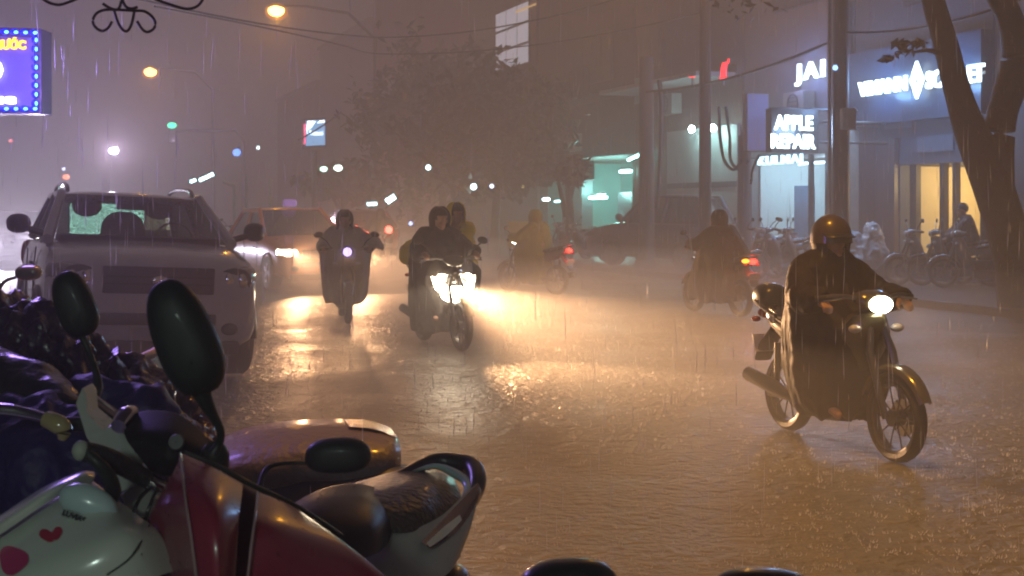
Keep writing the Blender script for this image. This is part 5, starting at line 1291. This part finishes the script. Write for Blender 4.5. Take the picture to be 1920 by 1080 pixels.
mb = MB(); mb.patch([[F(645, 786, 4.05), F(690, 788, 4.03), F(735, 803, 3.98)], [F(655, 800, 3.84), F(700, 804, 3.84), F(744, 820, 3.84)]], 4, 4, .02); mb.build('seat_badge', mat('wet foil', (.3, .24, .2), .2, metal=.5, bump=1, bscale=60), gm_, world=True)
MB().loft([(-.5, .45, .12, .2), (0, .45, .15, .28), (.35, .5, .1, .2)], n=14).build('body', BODYK, gm_)
wheel(gm_, -.5, .26); wheel(gm_, .12, .25)

# --- tarpaulin covered bikes at the left
def heap(label, name, parts, m, vox, wr, ws_, base, cat, sub):
    root = empty(name, base, label=label, cat=cat)
    mb = MB()
    for a, b, ra, rb in parts: mb.capsule(F(*a), F(*b), ra, rb, seg=18)
    me = fused(mb, vox, 3, wr, ws_); me.transform(wmat(root).inverted()); link(sub, me, m, root); return root
TARP = mat('violet plastic sheet', (.03, .013, .042), .3, coat=.4, bump=.7, bscale=26, vary=.5, vscale=6)
heap('motorbike wrapped in crinkled violet plastic at the left edge', 'covered_moped', [((-60, 640, 3.3), (60, 665, 3.2), .13, .11), ((40, 650, 3.25), (150, 710, 3.2), .10, .09), ((130, 700, 3.2), (240, 770, 3.2), .10, .10), ((-60, 760, 3.3), (200, 800, 3.2), .2, .18), ((-40, 900, 3.4), (200, 900, 3.4), .3, .3)],
     TARP, .010, .05, .055, Vector((gx(60, 3.3), 3.3, .1)), 'moped', 'plastic_cover')
BLUEV = mat('deep blue cloth', (.016, .010, .10), .55, bump=.4, bscale=30, vary=.4)
heap('low bike under a deep blue cloth between the white moped and the SUV', 'covered_moped', [((170, 780, 3.0), (280, 770, 2.95), .09, .07), ((60, 850, 2.8), (120, 900, 2.7), .14, .14), ((-40, 880, 2.8), (60, 900, 2.8), .16, .14)], BLUEV, .012, .02, .07, Vector((gx(160, 2.9), 2.9, .1)), 'moped', 'cloth_cover')
heap('dark seat-like bundle under black plastic at the left edge', 'bundle', [((-40, 720, 2.95), (60, 745, 2.9), .09, .08), ((60, 745, 2.9), (120, 790, 2.8), .08, .06)], mat('black plastic sheet', (.014, .018, .017), .3, coat=.5, bump=.5, bscale=20), .01, .01, .08, Vector((gx(30, 2.9), 2.9, .7)), 'bundle', 'wrap')
# chrome handlebar with clear yellow end
cb_ = empty('moped', Vector((gx(20, 2.4), 2.4, .1)), label='moped of which only a chrome bar with a clear yellow end shows at the left', cat='moped', group=NG)
MB().tube([F(-80, 770, 2.4), F(0, 768, 2.4), F(50, 775, 2.4), F(92, 786, 2.38)], [.012, .012, .011, .010], n=12, smooth=4).build('handlebar', CHROME, cb_, world=True)
MB().tube([F(88, 786, 2.37), F(108, 795, 2.36), F(120, 806, 2.36), F(116, 824, 2.36)], [.016, .018, .016, .008], n=12, smooth=3).build('turn_signal', mat('clear yellow lens', (.45, .36, .16), .12, coat=1), cb_, world=True)
MB().tube([F(118, 795, 2.4), F(160, 795, 2.42)], [.014, .013], n=10).build('switch', SATIN, cb_, world=True)
MB().loft([(-.5, .5, .1, .2), (-.1, .5, .12, .25), (.1, .45, .08, .18)], n=14).build('body', BODYK, cb_)
wheel(cb_, -.4, .26)
# far left red moped with its own mirror
lm_ = empty('moped', Vector((gx(10, 4.6), 4.6, .1)), label='red moped peeping in at the left edge with a small amber-lit mirror', cat='moped', group=NG)
mirror(lm_, (54, 511, 4.5), 25, 15, .03, 3, ([(30, 520, 4.5), (16, 524, 4.5), (6, 530, 4.5), (-4, 545, 4.5)], [3, 3, 3.5, 4]), mat('mirror back', (.14, .13, .05), .2, coat=1), skew=0)
mb = MB(); mb.patch([[F(-80, 540, 4.6), F(-20, 545, 4.6), F(10, 552, 4.62)], [F(-80, 580, 4.5), F(-10, 575, 4.5), F(24, 570, 4.56)], [F(-80, 640, 4.5), F(-10, 620, 4.5), F(20, 600, 4.56)]], 5, 5, .05); mb.build('cowl', mat('red gloss paint', (.3, .03, .04), .2, coat=1), lm_, world=True)
MB().tube([F(12, 566, 4.45), F(30, 570, 4.45), F(50, 577, 4.45)], [.016, .015, .012], n=10).build('grip', RUBBER, lm_, world=True)
MB().tube([F(10, 575, 4.42), F(25, 580, 4.42), F(38, 579, 4.42)], .007, n=6).build('brake_lever', CHROME, lm_, world=True)
MB().loft([(-.5, .5, .14, .25), (-.05, .5, .14, .3), (.0, .5, .08, .2)], n=14).build('body', mat('red gloss paint', (.3, .03, .04), .2, coat=1), lm_)
wheel(lm_, -.5, .26)
# brown bag with a pale strap lying in front of the SUV bumper
bag = empty('plastic_bag', F(235, 720, 3.6), label='crumpled brown plastic bag lying on the bikes under the SUV bumper', cat='bag')
mb = MB(); mb.capsule(F(205, 712, 3.6), F(268, 722, 3.6), .055, .05); mb.capsule(F(230, 700, 3.6), F(252, 690, 3.6), .04, .03)
me = fused(mb, .008, 2, .035, .04); me.transform(wmat(bag).inverted()); link('bag', me, mat('brown film', (.17, .06, .04), .25, coat=.6), bag)
mb = MB(); mb.tube([F(238, 682, 3.5), F(262, 672, 3.48), F(288, 662, 3.48), F(308, 648, 3.5)], [.006, .017, .022, .012], n=12, smooth=5, flat=.6); mb.build('strap', mat('pale strap', (.6, .42, .36), .5), bag, world=True)
# moped below the frame, two mirror tops in view
bm_ = empty('moped', Vector((gx(1240, 1.75), 1.75, .1)), label='moped at the bottom edge of which only two mirror tops show', cat='moped', group=NG)
mirror(bm_, (1066, 1098, 1.7), 92, 50, .04, 3, ([(1110, 1120, 1.7), (1140, 1200, 1.72), (1180, 1290, 1.75)], [8, 8, 9]), BLACK)
mirror(bm_, (1432, 1112, 1.7), 100, 45, .04, -2, ([(1400, 1140, 1.7), (1370, 1220, 1.72), (1300, 1290, 1.75)], [8, 8, 9]), BLACK)
MB().tube([F(1060, 1330, 1.8), F(1180, 1290, 1.76), F(1300, 1290, 1.76), F(1420, 1330, 1.8)], .014, n=8, smooth=4).build('handlebar', STEEL, bm_, world=True)
MB().loft([(-.3, .4, .1, .2), (0, .45, .14, .28), (.3, .4, .1, .2)], n=14).build('body', BODYK, bm_)
wheel(bm_, -.4, .26); wheel(bm_, .4, .26)

# cables and rain beads on the near motorbikes
mb = MB(); mb.tube([F(290, 908, 2.09), F(262, 935, 2.06), F(250, 975, 2.05), F(268, 1010, 2.12)], .0035, n=6, smooth=6); mb.build('brake_cable', BLACK, wm, world=True)
mb = MB(); mb.tube([F(300, 905, 2.1), F(282, 945, 2.05), F(274, 985, 2.06), F(290, 1030, 2.14)], .003, n=6, smooth=6); mb.build('throttle_cable', BLACK, wm, world=True)
BEAD = mat('water bead', (.7, .75, .75), .04, vary=0, trans=1.0)
def beads(root, names, n, seed, rmax=.0028):
    rnd = random.Random(seed); mb = MB()
    for o in [x for x in bpy.data.objects if x.parent == root and x.name.split('.')[0] in names]:
        W = wmat(o); me = o.data; fs = [p for p in me.polygons if len(p.vertices) <= 5]
        if not fs: continue
        ar = [p.area for p in fs]
        for p in rnd.choices(fs, ar, k=n):
            vs = [W @ me.vertices[i].co for i in p.vertices]; a, b = rnd.random(), rnd.random()
            c = vs[0].lerp(vs[1], a).lerp(vs[-1].lerp(vs[2], a), b); nn = (W.to_3x3() @ p.normal).normalized()
            if nn.dot(cam.location - c) < 0: nn = -nn
            r_ = rnd.uniform(.0008, rmax)*rnd.uniform(.5, 1); q = nn.to_track_quat('Z', 'Y').to_matrix()
            mb.ell(c, (r_, r_*rnd.uniform(1, 1.5), r_*.6), rot=q, seg=8, ring=6)
    o = mb.build('water_beads', BEAD, root, world=True); o['kind'] = 'stuff'
beads(rm, ('nose_panel',), 90, 1); beads(wm, ('leg_shield', 'handlebar_cowl', 'display', 'mirror'), 70, 2); beads(tm, ('seat', 'seat_front', 'tail_body'), 130, 3); beads(gm_, ('seat',), 220, 4, .004)

# ------------------------------------------------------------------ rain
def drop_mat():
    m = bpy.data.materials.new('rain drop'); m.use_nodes = True
    nt = m.node_tree; nt.nodes.clear()
    o = nt.nodes.new('ShaderNodeOutputMaterial'); a = nt.nodes.new('ShaderNodeBsdfTranslucent'); b = nt.nodes.new('ShaderNodeBsdfDiffuse'); mx = nt.nodes.new('ShaderNodeMixShader')
    t = nt.nodes.new('ShaderNodeBsdfTransparent'); m2 = nt.nodes.new('ShaderNodeMixShader'); m2.inputs[0].default_value = .6
    a.inputs[0].default_value = b.inputs[0].default_value = (.9, .92, .95, 1)
    nt.links.new(a.outputs[0], mx.inputs[1]); nt.links.new(b.outputs[0], mx.inputs[2])
    nt.links.new(t.outputs[0], m2.inputs[1]); nt.links.new(mx.outputs[0], m2.inputs[2]); nt.links.new(m2.outputs[0], o.inputs[0]); return m
DROP = drop_mat()
rnd = random.Random(5)
mb = MB()
def drop(p, ln, r):
    d = Vector((rnd.gauss(0, .03), rnd.gauss(0, .03), 1)).normalized()
    t = mb.bm.verts.new(p + d*ln); b = mb.bm.verts.new(p)
    k = [mb.bm.verts.new(p + d*ln*.35 + Vector((math.cos(a)*r, math.sin(a)*r, 0))) for a in (0, 2.09, 4.19)]
    for i in range(3): mb.face((k[i], k[(i+1) % 3], t)); mb.face((k[(i+1) % 3], k[i], b))
for i in range(3400):
    Y = 3.4 + 20*rnd.random()**1.3; X = rnd.uniform(-.46, .46)*Y*1.15
    drop(Vector((X, Y, rnd.uniform(.05, 1.7 + Y*.19))), rnd.uniform(.05, .17), rnd.uniform(.0009, .0019))
W2 = wmat(m2)
for i in range(600):
    x = rnd.uniform(.7, 5.2)
    drop(W2 @ Vector((x, rnd.gauss(0, .16*x**.8), rnd.uniform(.02, .65))), rnd.uniform(.03, .09), rnd.uniform(.0009, .0017))
tag(mb.build('rain', DROP, smooth=False), 'heavy rain falling through the headlight beams', 'rain', kind='stuff')
# splashes: little crowns of droplets thrown up by the road
mb = MB()
for i in range(8000):
    Y = 5.4 + 13*rnd.random()**1.1; X = rnd.uniform(-.42, .46)*Y
    c = Vector((X, Y, .003)); n_ = rnd.randint(2, 4); h_ = rnd.uniform(.006, .026)
    for k in range(n_):
        a = rnd.uniform(0, 6.28); o = Vector((math.cos(a), math.sin(a), 0))*rnd.uniform(.004, .025); r_ = rnd.uniform(.0015, .003)
        t = mb.bm.verts.new(c + o*1.5 + Z3*h_*rnd.uniform(.5, 1)); q3 = [mb.bm.verts.new(c + o + Vector((math.cos(b)*r_, math.sin(b)*r_, 0))) for b in (0, 2.1, 4.2)]
        for j in range(3): mb.face((q3[j], q3[(j+1) % 3], t))
tag(mb.build('rain_splashes', DROP, smooth=False), 'rain splashing up from the flooded road', 'splashes', kind='stuff')

# ------------------------------------------------------------------ rain-filled air
mb = MB(); mb.box((-15, 60, 8), (170, 150, 18.2))
m = bpy.data.materials.new('rain haze'); m.use_nodes = True; nt = m.node_tree; nt.nodes.clear()
o = nt.nodes.new('ShaderNodeOutputMaterial'); v = nt.nodes.new('ShaderNodeVolumePrincipled')
v.inputs['Color'].default_value = (.93, .92, .92, 1); v.inputs['Density'].default_value = .0195; v.inputs['Anisotropy'].default_value = .35
nt.links.new(v.outputs[0], o.inputs['Volume'])
tag(mb.build('haze', m, smooth=False), 'rain haze hanging over the whole street', 'haze', kind='stuff')
mb = MB(); fb(mb, 5.6, 62, 1.2, 12.72, .012, .7)
m = bpy.data.materials.new('spray mist'); m.use_nodes = True; nt = m.node_tree; nt.nodes.clear()
o = nt.nodes.new('ShaderNodeOutputMaterial'); v = nt.nodes.new('ShaderNodeVolumePrincipled')
v.inputs['Color'].default_value = (.93, .92, .92, 1); v.inputs['Density'].default_value = .055; v.inputs['Anisotropy'].default_value = .2
nt.links.new(v.outputs[0], o.inputs['Volume'])
tag(mb.build('spray_mist', m, smooth=False), 'low mist of spray hugging the flooded road', 'mist', kind='stuff')
bpy.data.scenes.remove(SCRATCH)
